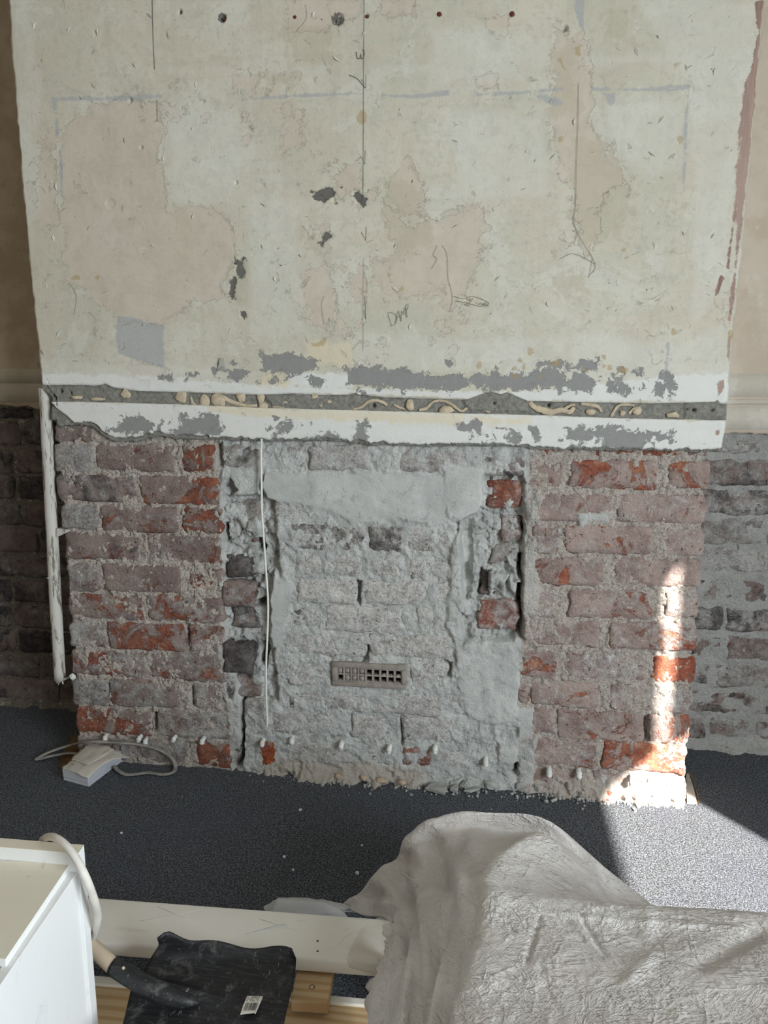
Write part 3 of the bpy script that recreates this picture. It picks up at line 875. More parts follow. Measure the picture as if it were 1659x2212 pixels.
SB = [   # broken bonding stubs in the two toothed gaps
    (486, 1082, 556, 1130, .3, .62, .46, .86, 14, 6), (486, 1122, 548, 1172, .52, .56, .36, .82, 20, 9),
    (485, 1198, 545, 1250, .12, .42, .72, .84, 6, 7), (483, 1258, 552, 1311, .38, .42, .42, .86, 0, 3), (498, 1312, 552, 1364, .1, .50, .66, .84, 14, 6),
    (486, 1391, 547, 1453, .2, .18, .88, .82, -14, 5), (506, 1466, 558, 1508, .34, .50, .36, .84, 8, 7),
    (1054, 1038, 1128, 1096, .80, .40, .32, .92, 4, 12), (1080, 1116, 1122, 1174, .56, .56, .36, .92, 14, 10), (1064, 1184, 1120, 1222, .3, .62, .44, .90, 16, 9),
    (1036, 1236, 1072, 1292, .1, .3, .8, .8, 28, 9), (1034, 1300, 1116, 1366, .82, .50, .34, .94, 0, 14),
    (1072, 1388, 1116, 1440, .2, .78, .2, 1.0, 3, 3), (1030, 1576, 1074, 1618, .88, .30, .34, .94, 6, 10), (984, 1456, 1002, 1502, .85, .25, .4, .9, 4, 5),
]
rngB = random.Random(11)
for lst, rough in ((LB, 1.0), (RB, 0.9), (CB, 1.15), (SB, 1.6)):
    for (x0, y0, x1, y1, r, g, b, a, dy, br) in lst:
        xm, ym = (x0 + x1) / 2, (y0 + y1) / 2
        pa, pb = onY(x0, ym, YB), onY(x1, ym, YB)
        pt, pd = onY(xm, y0, YB), onY(xm, y1, YB)
        w, h = abs(pb[0] - pa[0]), abs(pt[2] - pd[2])
        xc, zc = (pa[0] + pb[0]) / 2, (pt[2] + pd[2]) / 2
        corner = x0 < 170 or x1 > 1478
        if lst is CB and r < 0.6: r, g = r * 0.7, min(1.0, g + 0.17)
        if lst is CB: a = a * 1.10
        if lst is LB: r, g, dy = r * 0.95, g + 0.02, dy - 1.0
        if lst is RB: r, g, a, dy = r * 0.90, g - 0.13, a * 1.20, dy - 1.0  # right pier lightened: the brighter window side is put into its colour
        o = make_brick_obj(breast, xc, YB + dy / 1000 + rngB.uniform(-0.0015, 0.0015), zc, w, h, (r, g, b, a), rngB.randrange(10 ** 6), rough, M['brick'],
                           depth=0.10 if corner else 0.055, broken=br / 1000, res=0.008)
        o.rotation_euler.y = rngB.uniform(-0.012, 0.012)

# ---- mortar bed as a height field
zpl = float(onY(800, 940, YB)[2])
nx, nz = 620, 340
X, Z = np.meshgrid(np.linspace(XLc, XRc, nx), np.linspace(-0.004, zpl + 0.05, nz))
PX = lambda pts: polyXZ(pts, YB)
fld = lambda pts, soft=0.008: sstep(-soft, soft, sd(pts))


def sd(pts, warp=0.006):
    P = PX(pts)
    wx = X + warp * fbm(X * 45, Z * 45, 1.0, 61, 3); wz = Z + warp * fbm(X * 45, Z * 45, 2.0, 62, 3)
    out = np.full(X.shape, -0.1)
    paint(out, P, wx, wz, 0.04)
    return out


rough = fbm(X * 55, Z * 55, 0, 31, 4); coarse = fbm(X * 18, Z * 18, 0, 32, 3); fine = fbm(X * 150, Z * 150, 0, 33, 2)
w1, v1, e1 = worley((X + 0.004 * rough) * 75, (Z + 0.004 * fine) * 75, 3); w2, v2, e2 = worley((X + 0.012 * rough + 0.01 * coarse) * 22, (Z + 0.012 * fbm(X * 50, Z * 50, 8, 35, 4)) * 26, 4)
chunk = (v1 - 0.5) * sstep(0.0, 0.25, e1); big_chunk = (v2 - 0.5) * sstep(0.0, 0.12, e2)
hgt = -0.0030 + 0.0055 * rough + 0.0025 * fine + 0.003 * coarse + 0.0045 * chunk - 0.003 * sstep(0.12, 0.0, e1)
centre = fld([(470, 940), (1150, 940), (1125, 1400), (1118, 1780), (505, 1700), (480, 1300)], 0.01)
cen_h = -0.0030 + 0.0058 * fbm(X * 34, Z * 34, 4, 41, 4) + 0.004 * rough + 0.0025 * fine + 0.004 * big_chunk + 0.0025 * chunk
hgt = hgt * (1 - centre) + cen_h * centre
cement = np.clip(centre * 1.0 + 0.10, 0, 1)
soot = 0.06 + np.zeros_like(X); pale = 0.02 + 0.12 * centre; dust = np.zeros_like(X); smooth = np.zeros_like(X); rust = np.zeros_like(X)


def mod(pts, h=None, add=None, soft=0.006, **k):
    global hgt, cement, soot, pale, dust, smooth, rust
    f = fld(pts, soft)
    if h is not None: hgt = hgt * (1 - f) + h * f
    if add is not None: hgt = hgt + add * f
    for nm, v in k.items():
        a = globals()[nm]; globals()[nm] = a * (1 - f) + v * f


lump = 0.8 * fbm(X * 30, Z * 26, 7, 51, 5, 0.6) + 0.7 * big_chunk + 0.2 * chunk
# toothed gaps
mod([(478, 1060), (590, 1030), (600, 1200), (612, 1300), (590, 1400), (600, 1520), (520, 1530), (488, 1460), (484, 1250)], h=-0.022 + 0.028 * lump + 0.006 * rough, pale=0.22, soot=0.14)
mod([(1040, 1030), (1130, 1020), (1128, 1380), (1035, 1385), (1000, 1390), (985, 1250), (985, 1130), (1030, 1110)], h=-0.020 + 0.030 * lump + 0.008 * rough + 0.003 * fine, pale=0.36, soot=0.12)
mod([(994, 1150), (1014, 1140), (1018, 1250), (1006, 1300), (996, 1280)], h=-0.038 + 0.004 * rough, pale=0.25, smooth=0.4)
mod([(975, 1190), (995, 1120), (1000, 1300), (985, 1400), (965, 1350)], h=0.004 + 0.008 * lump, pale=0.4)
mod([(1036, 1235), (1058, 1240), (1052, 1290), (1030, 1300)], h=-0.05 + 0.008 * lump, soot=0.5)  # deep hollow, darkened
for pts in ([(1122, 1120), (1130, 1120), (1128, 1155), (1120, 1150)], [(1119, 1200), (1127, 1200), (1126, 1260), (1118, 1250)], [(1117, 1262), (1127, 1262), (1125, 1380), (1114, 1370)],
            [(482, 1130), (488, 1130), (490, 1172), (483, 1172)], [(520, 1515), (528, 1510), (526, 1640), (517, 1640)], [(505, 1620), (524, 1618), (522, 1660), (506, 1662)],
            [(488, 1452), (512, 1462), (504, 1520), (490, 1500)], [(1106, 1648), (1119, 1650), (1116, 1676), (1106, 1674)], [(545, 1170), (565, 1165), (570, 1190), (548, 1192)],
            [(548, 1300), (570, 1300), (566, 1318), (548, 1316)], [(560, 1395), (575, 1400), (575, 1450), (556, 1440)]):
    mod(pts, h=-0.060, soft=0.003, soot=0.5)  # slots dug deep and darkened
for pts in ([(231, 1478), (238, 1478), (237, 1525), (230, 1525)], [(328, 1540), (337, 1540), (337, 1582), (329, 1582)], [(403, 1360), (409, 1360), (408, 1395), (402, 1395)],
            [(1393, 1550), (1402, 1546), (1400, 1600), (1391, 1604)], [(412, 1482), (420, 1480), (418, 1528), (411, 1528)], [(770, 1255), (780, 1255), (778, 1305), (769, 1303)], [(775, 1395), (795, 1392), (795, 1430), (780, 1430)],
            [(960, 1430), (975, 1432), (972, 1465), (958, 1462)], [(866, 1545), (871, 1545), (869, 1612), (864, 1610)], [(466, 960), (478, 955), (480, 1010), (470, 1010)]):
    mod(pts, h=-0.026, soft=0.003, soot=0.28)  # open joints dug out and darkened a little
# smooth cement skims
mod([(575, 1018), (700, 1022), (850, 1018), (960, 1030), (975, 1075), (960, 1130), (905, 1125), (850, 1122), (760, 1130), (700, 1100), (640, 1090), (580, 1080), (562, 1050)], h=0.0045 + 0.003 * coarse, smooth=0.85, pale=0.0, soot=0.03)
mod([(962, 1008), (1040, 1005), (1046, 1080), (1020, 1110), (985, 1120), (960, 1090)], h=0.005 + 0.003 * coarse, smooth=0.75, pale=0.15)
mod([(590, 1235), (634, 1262), (622, 1330), (610, 1395), (584, 1400), (582, 1300)], h=0.005 + 0.002 * coarse, smooth=0.95, pale=0.0, soot=0.0)
mod([(985, 1400), (1118, 1378), (1118, 1450), (1112, 1560), (1060, 1562), (1010, 1548), (990, 1480)], h=0.005 + 0.005 * coarse + 0.002 * rough, smooth=0.6, pale=0.10)
mod([(1118, 1530), (1152, 1530), (1148, 1590), (1120, 1600)], h=0.004 + 0.003 * coarse, smooth=0.7, cement=1.0)
mod([(1075, 1600), (1115, 1598), (1112, 1650), (1078, 1650)], h=0.006 + 0.004 * coarse, smooth=0.5, pale=0.35)
mod([(480, 1016), (555, 1016), (560, 1072), (476, 1070)], h=0.002 + 0.006 * lump, smooth=0.3, pale=0.1)
mod([(484, 1050), (494, 1036), (508, 1050), (516, 1060), (496, 1068)], h=-0.03, soft=0.003, soot=0.3)  # small hole, darkened
mod([(724, 1438), (872, 1440), (872, 1478), (724, 1476)], h=-0.05, soft=0.002)
# mortar smears over the inner faces of the piers
mod([(1135, 1060), (1165, 1060), (1172, 1120), (1140, 1130)], add=0.006, pale=0.25, cement=0.5)
mod([(1130, 1190), (1160, 1150), (1165, 1280), (1150, 1330), (1126, 1330)], h=0.003 + 0.006 * lump, pale=0.4, cement=0.5)
mod([(1126, 1290), (1200, 1280), (1225, 1340), (1130, 1400)], add=0.004, pale=0.3)
mod([(468, 1400), (500, 1400), (520, 1520), (520, 1640), (500, 1660), (488, 1520)], h=0.001 + 0.008 * lump, pale=0.12, cement=0.8)
mod([(1160, 1590), (1120, 1610), (1120, 1690), (1150, 1690)], h=0.004 + 0.008 * lump, cement=0.8, pale=0.2)
mod([(1248, 1105), (1320, 1110), (1310, 1128), (1275, 1122), (1260, 1140), (1250, 1136)], h=0.004, cement=1.0, soot=0.16, smooth=0.3)
# thick lumpy lip along the floor
zb = np.clip(1 - Z / 0.045, 0, 1)
mid = sstep(-0.62, -0.45, X)
mid = mid * (1 - 0.72 * sstep(0.0, 0.03, X - float(onY(900, 1690, YB)[0])) * sstep(0.03, 0.0, X - float(onY(1180, 1710, YB)[0])))
hgt = hgt + mid * zb * (0.010 * chunk + 0.014 * big_chunk)
hgt = hgt + mid * zb ** 1.6 * (0.020 + 0.026 * fbm(X * 34, Z * 50, 9, 71, 4)) + 0.004 * zb
dust = np.maximum(dust, 0.62 * sstep(0.06, 0.015, Z) * mid + 0.25 * sstep(0.10, 0.03, Z) * mid)
rust = np.maximum(rust, fld([(555, 1610), (592, 1605), (598, 1650), (570, 1655)], 0.01) * 0.62)
rust = np.maximum(rust, fld([(1272, 1722), (1330, 1700), (1350, 1726), (1300, 1740)], 0.01) * 0.3)
# ragged outer edges
ed = np.minimum(X - XLc, XRc - X)
hgt = hgt - 0.012 * sstep(0.012, 0.0, ed)
jit = 0.006 * fbm(Z * 40, X * 3, 0, 81, 4)
Xo = X + np.where(X < 0, -1, 1) * sstep(0.02, 0.0, ed) * (jit - 0.003)
# the edge of the wall follows the photograph's slight lean
lean_l = np.interp(Z, [float(onY(168, 1640, YB)[2]), float(onY(117, 960, YB)[2])], [float(onY(168, 1640, YB)[0]), float(onY(118, 960, YB)[0])])
lean_r = np.interp(Z, [float(onY(1482, 1735, YB)[2]), float(onY(1534, 990, YB)[2])], [float(onY(1481, 1735, YB)[0]), float(onY(1533, 990, YB)[0])])
Xo = Xo + (lean_l - XLc) * sstep(0.15, 0.0, X - XLc) + (lean_r - XRc) * sstep(0.15, 0.0, XRc - X)
P = np.stack([Xo, YB - hgt, Z], -1)
Pl = P[:, :1].copy(); Pl[..., 1] = YA; Pr = P[:, -1:].copy(); Pr[..., 1] = YA
Pl2 = P[:, :1].copy(); Pl2[..., 1] += 0.012; Pr2 = P[:, -1:].copy(); Pr2[..., 1] += 0.012
P = np.concatenate([Pl, Pl2, P, Pr2, Pr], 1)
ex = lambda a: np.concatenate([a[:, :1], a[:, :1], a, a[:, -1:], a[:, -1:]], 1)
me = mesh_from('mortar', P - BL, grid_faces(nz, nx + 4), dict(cement=ex(cement), soot=ex(soot), pale=ex(pale), dust=ex(dust), smooth=ex(smooth), rust=ex(rust)))
link('mortar', me, M['mortar'], breast)

# ---- plaster coat: height field with a scraped dado channel and layers of old paint
bot = [(60, 905), (103, 905), (106, 920), (150, 916), (182, 921), (201, 937), (220, 951), (239, 953), (278, 953), (326, 941), (358, 948), (437, 948), (565, 952), (641, 951), (738, 953), (797, 961),
       (1034, 963), (1135, 965), (1153, 971), (1222, 971), (1397, 973), (1532, 975), (1562, 972), (1620, 972)]
lef = [(14, 0), (22, 122), (35, 285), (45, 407), (55, 529), (67, 651), (79, 753), (86, 834), (103, 860), (104, 930)]
rig = [(1653, 0), (1642, 122), (1626, 317), (1612, 468), (1598, 623), (1583, 761), (1577, 867), (1573, 905), (1562, 990)]
toXZ = lambda pts: polyXZ(pts, YP)
Bw, Lw, Rw = toXZ(bot), toXZ(lef), toXZ(rig)
XPL, XPR = float(Lw[:, 0].min()), float(Rw[:, 0].max())
step = 0.0025
nx = int((XPR - XPL) / step)
zt = 1.76
zlev = list(np.arange(0, 1, 0.0025 / (zt - 0.86)))
u = np.linspace(0, 1, nx)
nzd = len(zlev)
zrow = np.array(zlev)
xb = XPL + u * (XPR - XPL)
zbot = np.interp(xb, Bw[:, 0], Bw[:, 1]) + 0.0035 * fbm(xb * 70, 0, 0, 91, 4) + 0.002 * fbm(xb * 260, 0, 0, 92, 2)
Z = zbot[None] + zrow[:, None] * (zt - zbot)[None]
xl = np.interp(Z[:, 0], Lw[::-1, 1], Lw[::-1, 0]); xr = np.interp(Z[:, -1], Rw[::-1, 1], Rw[::-1, 0])
xl = xl + 0.0022 * fbm(Z[:, 0] * 45, 1.0, 0, 93, 4); xr = xr + 0.0022 * fbm(Z[:, 0] * 45, 2.0, 0, 94, 4)
X = xl[:, None] + u[None] * (xr - xl)[:, None]
F = {k: np.full(X.shape, -0.05) for k in ('tan', 'olive', 'pale', 'white', 'cream', 'blue', 'red', 'grey', 'dark', 'ochre', 'render')}


def pa(layer, *polys):
    for p in polys: paint(F[layer], toXZ(p), X, Z)


def circ(x, y, rx, ry=None, n=10):
    ry = ry or rx
    return [(x + rx * math.cos(2 * math.pi * i / n), y + ry * math.sin(2 * math.pi * i / n)) for i in range(n)]


pa('tan', [(130, 300), (150, 255), (200, 225), (270, 215), (340, 225), (355, 290), (352, 350), (358, 460), (400, 440), (470, 455), (500, 490), (510, 560), (480, 600), (420, 640), (390, 668), (350, 690), (300, 700), (245, 690), (190, 628), (150, 612), (138, 560), (130, 420)],
   [(85, 300), (118, 290), (128, 485), (92, 488), (82, 400)], [(350, 202), (365, 178), (385, 174), (372, 190)], [(352, 222), (375, 235), (402, 235), (404, 248), (380, 256), (356, 244)],
   [(500, 165), (540, 160), (580, 152), (560, 178), (538, 198), (515, 185)], [(612, 272), (640, 292), (660, 300), (650, 332), (622, 322), (616, 298)], [(530, 252), (545, 270), (552, 302), (530, 305)],
   [(625, 0), (780, 0), (770, 40), (700, 60), (640, 70), (622, 40)], [(830, 0), (895, 0), (890, 35), (850, 42), (828, 25)], [(1052, 50), (1075, 38), (1095, 35), (1092, 72), (1070, 62)],
   [(1034, 185), (1042, 160), (1085, 158), (1070, 180), (1058, 202)], [(1195, 25), (1212, 22), (1226, 90), (1258, 60), (1264, 140), (1275, 160), (1278, 230), (1285, 280), (1304, 300), (1335, 350), (1370, 390), (1316, 402), (1300, 440), (1296, 520), (1260, 540), (1250, 440), (1230, 400), (1200, 340), (1184, 230), (1196, 140)],
   [(826, 430), (860, 472), (930, 480), (962, 450), (1004, 444), (1052, 452), (1036, 480), (1034, 540), (1022, 610), (985, 642), (975, 672), (952, 664), (948, 640), (840, 642), (804, 612), (800, 566), (838, 558), (850, 500)],
   [(650, 592), (700, 580), (722, 612), (728, 655), (702, 712), (672, 694), (656, 645)], [(742, 606), (775, 566), (794, 580), (792, 650), (782, 692), (770, 640)], [(700, 398), (740, 352), (775, 342), (786, 400), (764, 424), (720, 404)],
   [(525, 744), (536, 728), (546, 742), (530, 752)], [(808, 752), (820, 732), (846, 744), (826, 762)], [(1012, 590), (1004, 640), (968, 640), (985, 610)], [(420, 560), (470, 560), (480, 640), (440, 660), (412, 610)],
   [(285, 818), (275, 792), (330, 786), (352, 800), (340, 816)], [(880, 340), (910, 400), (930, 470), (860, 470), (835, 400)], [(1476, 176), (1492, 168), (1490, 184), (1480, 188)], [(1570, 650), (1585, 630), (1583, 700), (1568, 690)])
pa('olive', [(560, 150), (640, 152), (636, 198), (600, 190), (570, 196)], [(610, 60), (720, 70), (720, 130), (640, 132)], [(830, 380), (905, 420), (930, 520), (850, 560), (824, 470)], [(500, 560), (540, 560), (545, 660), (500, 660)],
   [(1190, 120), (1240, 90), (1250, 240), (1190, 250)], [(1125, 140), (1190, 135), (1190, 180), (1130, 180)], [(1300, 20), (1360, 20), (1370, 90), (1305, 85)], [(1240, 300), (1300, 300), (1360, 390), (1350, 520), (1240, 520)],
   [(1165, 760), (1240, 740), (1240, 790), (1180, 800)], [(580, 770), (660, 766), (650, 800), (590, 800)], [(1020, 785), (1090, 790), (1080, 806), (1030, 800)], [(640, 480), (700, 520), (690, 560), (640, 540)], [(0, 0), (60, 60), (70, 200), (40, 200)], [(1190, 600), (1280, 590), (1280, 640), (1200, 640)])
pa('white', [(85, 806), (300, 812), (600, 832), (800, 838), (1100, 846), (1575, 800), (1575, 868), (1120, 866), (1060, 850), (1010, 864), (760, 852), (560, 854), (300, 846), (90, 834)],
   [(105, 866), (170, 868), (570, 882), (800, 888), (1150, 897), (1570, 910), (1570, 980), (100, 980)], [(620, 806), (760, 806), (770, 840), (620, 835)])
pa('pale', [(1100, 740), (1300, 720), (1430, 760), (1570, 700), (1572, 830), (1090, 835)], [(22, 0), (60, 0), (92, 200), (75, 290), (80, 420), (70, 560), (48, 400)],
   [(1380, 0), (1640, 0), (1610, 250), (1560, 620), (1500, 700), (1500, 400), (1480, 180)], [(340, 150), (700, 148), (700, 158), (340, 160)], [(800, 146), (1190, 134), (1190, 144), (800, 156)], [(1270, 125), (1470, 118), (1470, 134), (1270, 140)],
   [(90, 780), (560, 800), (560, 850), (88, 830)], [(760, 720), (1100, 740), (1100, 800), (760, 800)], [(360, 230), (500, 240), (520, 330), (500, 440), (364, 440)], [(930, 60), (1180, 80), (1180, 180), (930, 180)], [(540, 420), (640, 430), (660, 720), (540, 740)], [(960, 240), (1170, 250), (1180, 420), (1000, 430)], [(1310, 220), (1470, 220), (1470, 360), (1400, 380), (1330, 330)])
pa('cream', [(560, 812), (600, 806), (640, 830), (560, 836)], [(450, 876), (640, 884), (800, 890), (1000, 896), (1000, 915), (820, 912), (640, 905), (450, 890)], [(1080, 820), (1170, 818), (1170, 842), (1090, 844)], [(1020, 902), (1150, 905), (1150, 918), (1060, 918)], [(660, 740), (760, 740), (760, 790), (660, 790)])
pa('blue', [(252, 680), (300, 690), (352, 704), (354, 790), (330, 790), (256, 764), (250, 720)], line_poly([(114, 214), (230, 213), (350, 208)], [3, 5, 4]), line_poly([(116, 212), (122, 250), (124, 292)], [3, 4, 3]), line_poly([(540, 213), (660, 206), (790, 202)], [2.5, 3, 3]),
   line_poly([(825, 206), (900, 208), (970, 202)], [3, 4, 5]), line_poly([(1028, 204), (1120, 200), (1220, 192)], [5, 3, 4]), [(1150, 205), (1185, 203), (1216, 220), (1220, 228), (1180, 224)], line_poly([(1278, 192), (1380, 194), (1490, 188)], [5, 3, 7]), [(1300, 200), (1330, 198), (1335, 220), (1318, 226)],
   line_poly([(1488, 190), (1482, 260), (1476, 420)], [3, 3, 2]), [(1240, 0), (1263, 0), (1260, 62), (1252, 56), (1244, 30)], line_poly([(1444, 740), (1440, 800), (1432, 850)], [3, 3, 2]), line_poly([(126, 310), (132, 360), (132, 440)], [1, 2.5, 1.5]))
pa('grey', [(565, 765), (600, 770), (640, 770), (692, 775), (680, 795), (640, 804), (590, 803), (565, 797)], [(750, 797), (780, 794), (850, 797), (930, 807), (1010, 812), (1012, 838), (930, 842), (840, 838), (750, 832)], [(1010, 814), (1060, 806), (1090, 816), (1165, 797), (1200, 790), (1226, 812), (1216, 838), (1100, 840), (1012, 838)],
   [(1225, 812), (1270, 810), (1286, 830), (1280, 846), (1235, 843), (1222, 832)], circ(1316, 836, 11, 14), [(1328, 815), (1346, 812), (1350, 832), (1372, 838), (1370, 849), (1345, 848)], circ(1422, 840, 9, 12), [(1440, 832), (1462, 832), (1464, 840), (1446, 846)], [(1180, 783), (1290, 780), (1290, 796), (1230, 800), (1190, 796)],
   [(340, 811), (370, 812), (372, 820), (342, 821)], [(400, 806), (425, 808), (422, 818), (405, 816)], [(496, 802), (548, 796), (540, 812), (515, 818), (498, 814)], [(664, 814), (696, 820), (690, 838), (668, 832)], [(470, 814), (490, 820), (480, 828)],
   [(392, 930), (405, 906), (440, 893), (470, 898), (482, 930), (468, 946), (430, 938), (400, 946), (365, 942), (368, 930)], [(250, 925), (272, 902), (300, 897), (330, 915), (316, 936), (270, 934), (236, 928)], [(598, 914), (620, 910), (643, 914), (640, 930), (618, 938), (604, 930)], [(768, 915), (792, 913), (791, 952), (770, 954)],
   [(1096, 948), (1106, 932), (1122, 936), (1126, 952), (1116, 966), (1104, 960)], [(1140, 924), (1158, 922), (1167, 936), (1164, 952), (1155, 948)], [(1225, 928), (1290, 928), (1310, 938), (1296, 946), (1270, 945), (1260, 958), (1240, 950), (1224, 950)], [(1298, 930), (1450, 932), (1448, 950), (1420, 960), (1412, 944), (1396, 948), (1386, 972), (1296, 970), (1312, 942)],
   [(990, 918), (1028, 916), (1020, 930), (994, 928)], [(645, 944), (720, 942), (722, 952), (646, 953)])
pa('dark', [(674, 424), (690, 406), (718, 404), (722, 424), (700, 436), (680, 434)], [(760, 406), (776, 414), (790, 430), (795, 440), (786, 448), (772, 436), (762, 420)], [(696, 510), (718, 504), (722, 512), (704, 522)], [(684, 524), (702, 522), (696, 530)], [(512, 562), (526, 566), (532, 590), (522, 600), (508, 588)], line_poly([(506, 600), (500, 625), (503, 645)], [4, 5, 3]), [(520, 670), (530, 674), (528, 690), (518, 682)], circ(482, 40, 6, 8), circ(1220, 61, 6, 5), circ(389, 26, 4), circ(728, 42, 12, 10))
pa('ochre', line_poly([(1208, 126), (1216, 142), (1222, 152)], 3), line_poly([(1246, 104), (1252, 120)], 3), circ(1210, 301, 6, 5), [(672, 742), (690, 740), (706, 728), (700, 745), (682, 748)], circ(1470, 300, 6, 9), [(1450, 140), (1468, 130), (1474, 138), (1462, 146)], circ(1456, 718, 7, 6), circ(1198, 785, 10, 6), circ(840, 594, 5, 6), circ(163, 600, 9, 4), circ(210, 599, 5, 4), circ(1346, 540, 6, 5), circ(1144, 762, 5, 9), line_poly([(850, 635), (870, 624)], 3), circ(1346, 800, 9, 6), circ(1580, 722, 7, 10), circ(305, 318, 4), circ(782, 255, 10, 14))
pa('red', [(1628, 0), (1652, 0), (1646, 60), (1640, 120), (1632, 170), (1622, 160), (1636, 70)], [(1630, 110), (1642, 120), (1622, 320), (1612, 400), (1604, 470), (1586, 640), (1577, 700), (1572, 690), (1588, 560), (1592, 420), (1596, 330), (1606, 260), (1602, 205), (1618, 160)],
   [(1600, 240), (1610, 200), (1612, 260), (1602, 300), (1596, 350), (1594, 300)], [(1594, 290), (1600, 360), (1594, 440), (1584, 500), (1574, 580), (1570, 580), (1580, 500), (1590, 400)], [(1556, 590), (1564, 600), (1552, 630), (1545, 640)], [(1548, 822), (1564, 820), (1566, 838), (1552, 856), (1550, 840)], [(1546, 930), (1556, 928), (1554, 938), (1548, 940)], [(1574, 720), (1580, 730), (1576, 790), (1570, 770)], circ(637, 37, 4), circ(949, 31, 6), circ(1106, 30, 6))
rgP = random.Random(21)
for (x0_, y0_, x1_, y1_, n_, r_, lay_) in ((610, 230, 700, 340, 14, 8, 'tan'), (690, 340, 800, 450, 22, 8, 'tan'), (500, 150, 640, 200, 16, 8, 'tan'), (1070, 260, 1160, 340, 14, 7, 'olive'), (820, 430, 880, 640, 10, 9, 'tan'), (940, 440, 1060, 560, 12, 9, 'tan'),
                                          (1180, 40, 1280, 560, 26, 8, 'tan'), (640, 480, 730, 720, 14, 8, 'tan'), (740, 560, 800, 790, 20, 7, 'tan'), (80, 280, 130, 620, 14, 7, 'tan'), (1290, 360, 1480, 560, 12, 7, 'olive'), (360, 210, 480, 260, 6, 6, 'tan'), (930, 600, 1010, 790, 16, 6, 'tan'), (1440, 400, 1480, 470, 8, 5, 'olive'),
                                          (450, 775, 700, 830, 18, 4, 'grey'), (740, 785, 1300, 850, 46, 4, 'grey'), (1290, 800, 1480, 850, 26, 4, 'grey'), (240, 895, 480, 950, 30, 4, 'grey'), (580, 905, 800, 955, 18, 3, 'grey'), (980, 915, 1180, 965, 18, 3, 'grey'), (1210, 925, 1460, 970, 22, 4, 'grey'), (1000, 770, 1320, 815, 16, 5, 'ochre'), (660, 400, 800, 445, 6, 4, 'dark'), (500, 560, 540, 700, 6, 4, 'dark')):
    for k in range(n_):
        cx_, cy_ = rgP.uniform(x0_, x1_), rgP.uniform(y0_, y1_); rr_ = r_ * rgP.uniform(0.4, 1.5); a_ = rgP.uniform(0, 6.3)
        m_ = rgP.randint(6, 9); e_ = rgP.uniform(0.45, 1.0)
        pts_ = []
        for i in range(m_):
            q_ = 2 * math.pi * i / m_; rad = rr_ * rgP.uniform(0.55, 1.25)
            u_, v_ = rad * math.cos(q_), rad * e_ * math.sin(q_)
            pts_.append((cx_ + u_ * math.cos(a_) - v_ * math.sin(a_), cy_ + u_ * math.sin(a_) + v_ * math.cos(a_)))
        P_ = toXZ(pts_); paint(F[lay_], P_, X, Z, 0.008)
chan_up = [(90, 832), (150, 831), (205, 833), (225, 829), (240, 836), (300, 845), (430, 848), (560, 853), (640, 850), (700, 853), (748, 853), (768, 848), (776, 852), (830, 858), (1010, 863), (1040, 851), (1062, 846), (1082, 852), (1096, 847), (1140, 866), (1300, 870), (1420, 871), (1545, 868), (1550, 864), (1556, 872), (1580, 872)]
chan_lo = [(1578, 908), (1450, 906), (1300, 902), (1150, 896), (960, 892), (800, 887), (570, 881), (400, 874), (300, 871), (170, 868), (108, 868)]
CH = toXZ(chan_up + chan_lo)
paint(F['render'], CH, X, Z)
BRK = toXZ([(100, 862), (108, 868), (122, 882), (142, 898), (150, 906), (166, 916), (186, 920), (186, 930), (150, 926), (100, 926)])
paint(F['render'], BRK, X, Z)
lip = np.full(X.shape, -0.05)
# exposed thickness along the broken lower edge
lowedge = 0.0045 - (Z - zbot[None]) + 0.004 * fbm(X * 40, Z * 40, 0, 17, 3)
F['render'] = np.maximum(F['render'], np.where((X < float(onY(450, 950, YP)[0])) & (X > float(onY(180, 950, YP)[0])), lowedge + 0.004, lowedge))
hg = 0.0016 * fbm(X * 7, Z * 7, 0, 101, 4) + 0.0005 * fbm(X * 60, Z * 60, 0, 102, 3)
ch = sstep(-0.0015, 0.0025, np.maximum(sdf_poly(CH, X, Z) if False else F['render'], -0.05) + 0.0022 * fbm(X * 55, Z * 55, 0, 103, 3))
hg = hg - ch * (0.0060 + 0.0030 * fbm(X * 40, Z * 60, 3, 104, 4))
rawp = np.full(X.shape, -0.05)
for p in ([(748, 852), (776, 848), (778, 862), (760, 884), (690, 884), (590, 878), (570, 858), (640, 852), (700, 858)], [(1000, 866), (1040, 851), (1062, 846), (1096, 847), (1142, 866), (1140, 890), (1060, 890), (1010, 886)], [(1480, 868), (1550, 868), (1560, 900), (1480, 904)]):
    paint(rawp, toXZ(p), X, Z)
hg = hg + sstep(-0.002, 0.003, rawp) * (0.005 + 0.002 * fbm(X * 80, Z * 80, 1, 105, 3))
for nm, dep in (('grey', 0.0007), ('dark', 0.0016), ('tan', 0.0005)):
    hg = hg - sstep(-0.002, 0.001, F[nm]) * dep
# screw holes and chips
for (hx, hy, r, d) in ((482, 40, 6, .008), (389, 26, 4, .006), (282, 216, 4, .006), (1220, 61, 6, .008), (792, 34, 4, .008), (238, 440, 12, .002), (510, 394, 4, .004), (440, 218, 4, .003), (305, 318, 4, .004), (206, 72, 5, .003), (720, 432, 5, .004), (1487, 884, 3, .01), (1500, 886, 4, .012), (1540, 886, 3, .01), (1068, 872, 3, .012), (1186, 876, 4, .012), (806, 876, 5, .012), (128, 845, 5, .012), (150, 850, 3, .01)):
    q = toXZ([(hx, hy)])[0]
    rr = np.hypot(X - q[0], Z - q[1])
    hg = hg - d * sstep(r / 930.0, r / 1500.0, rr)
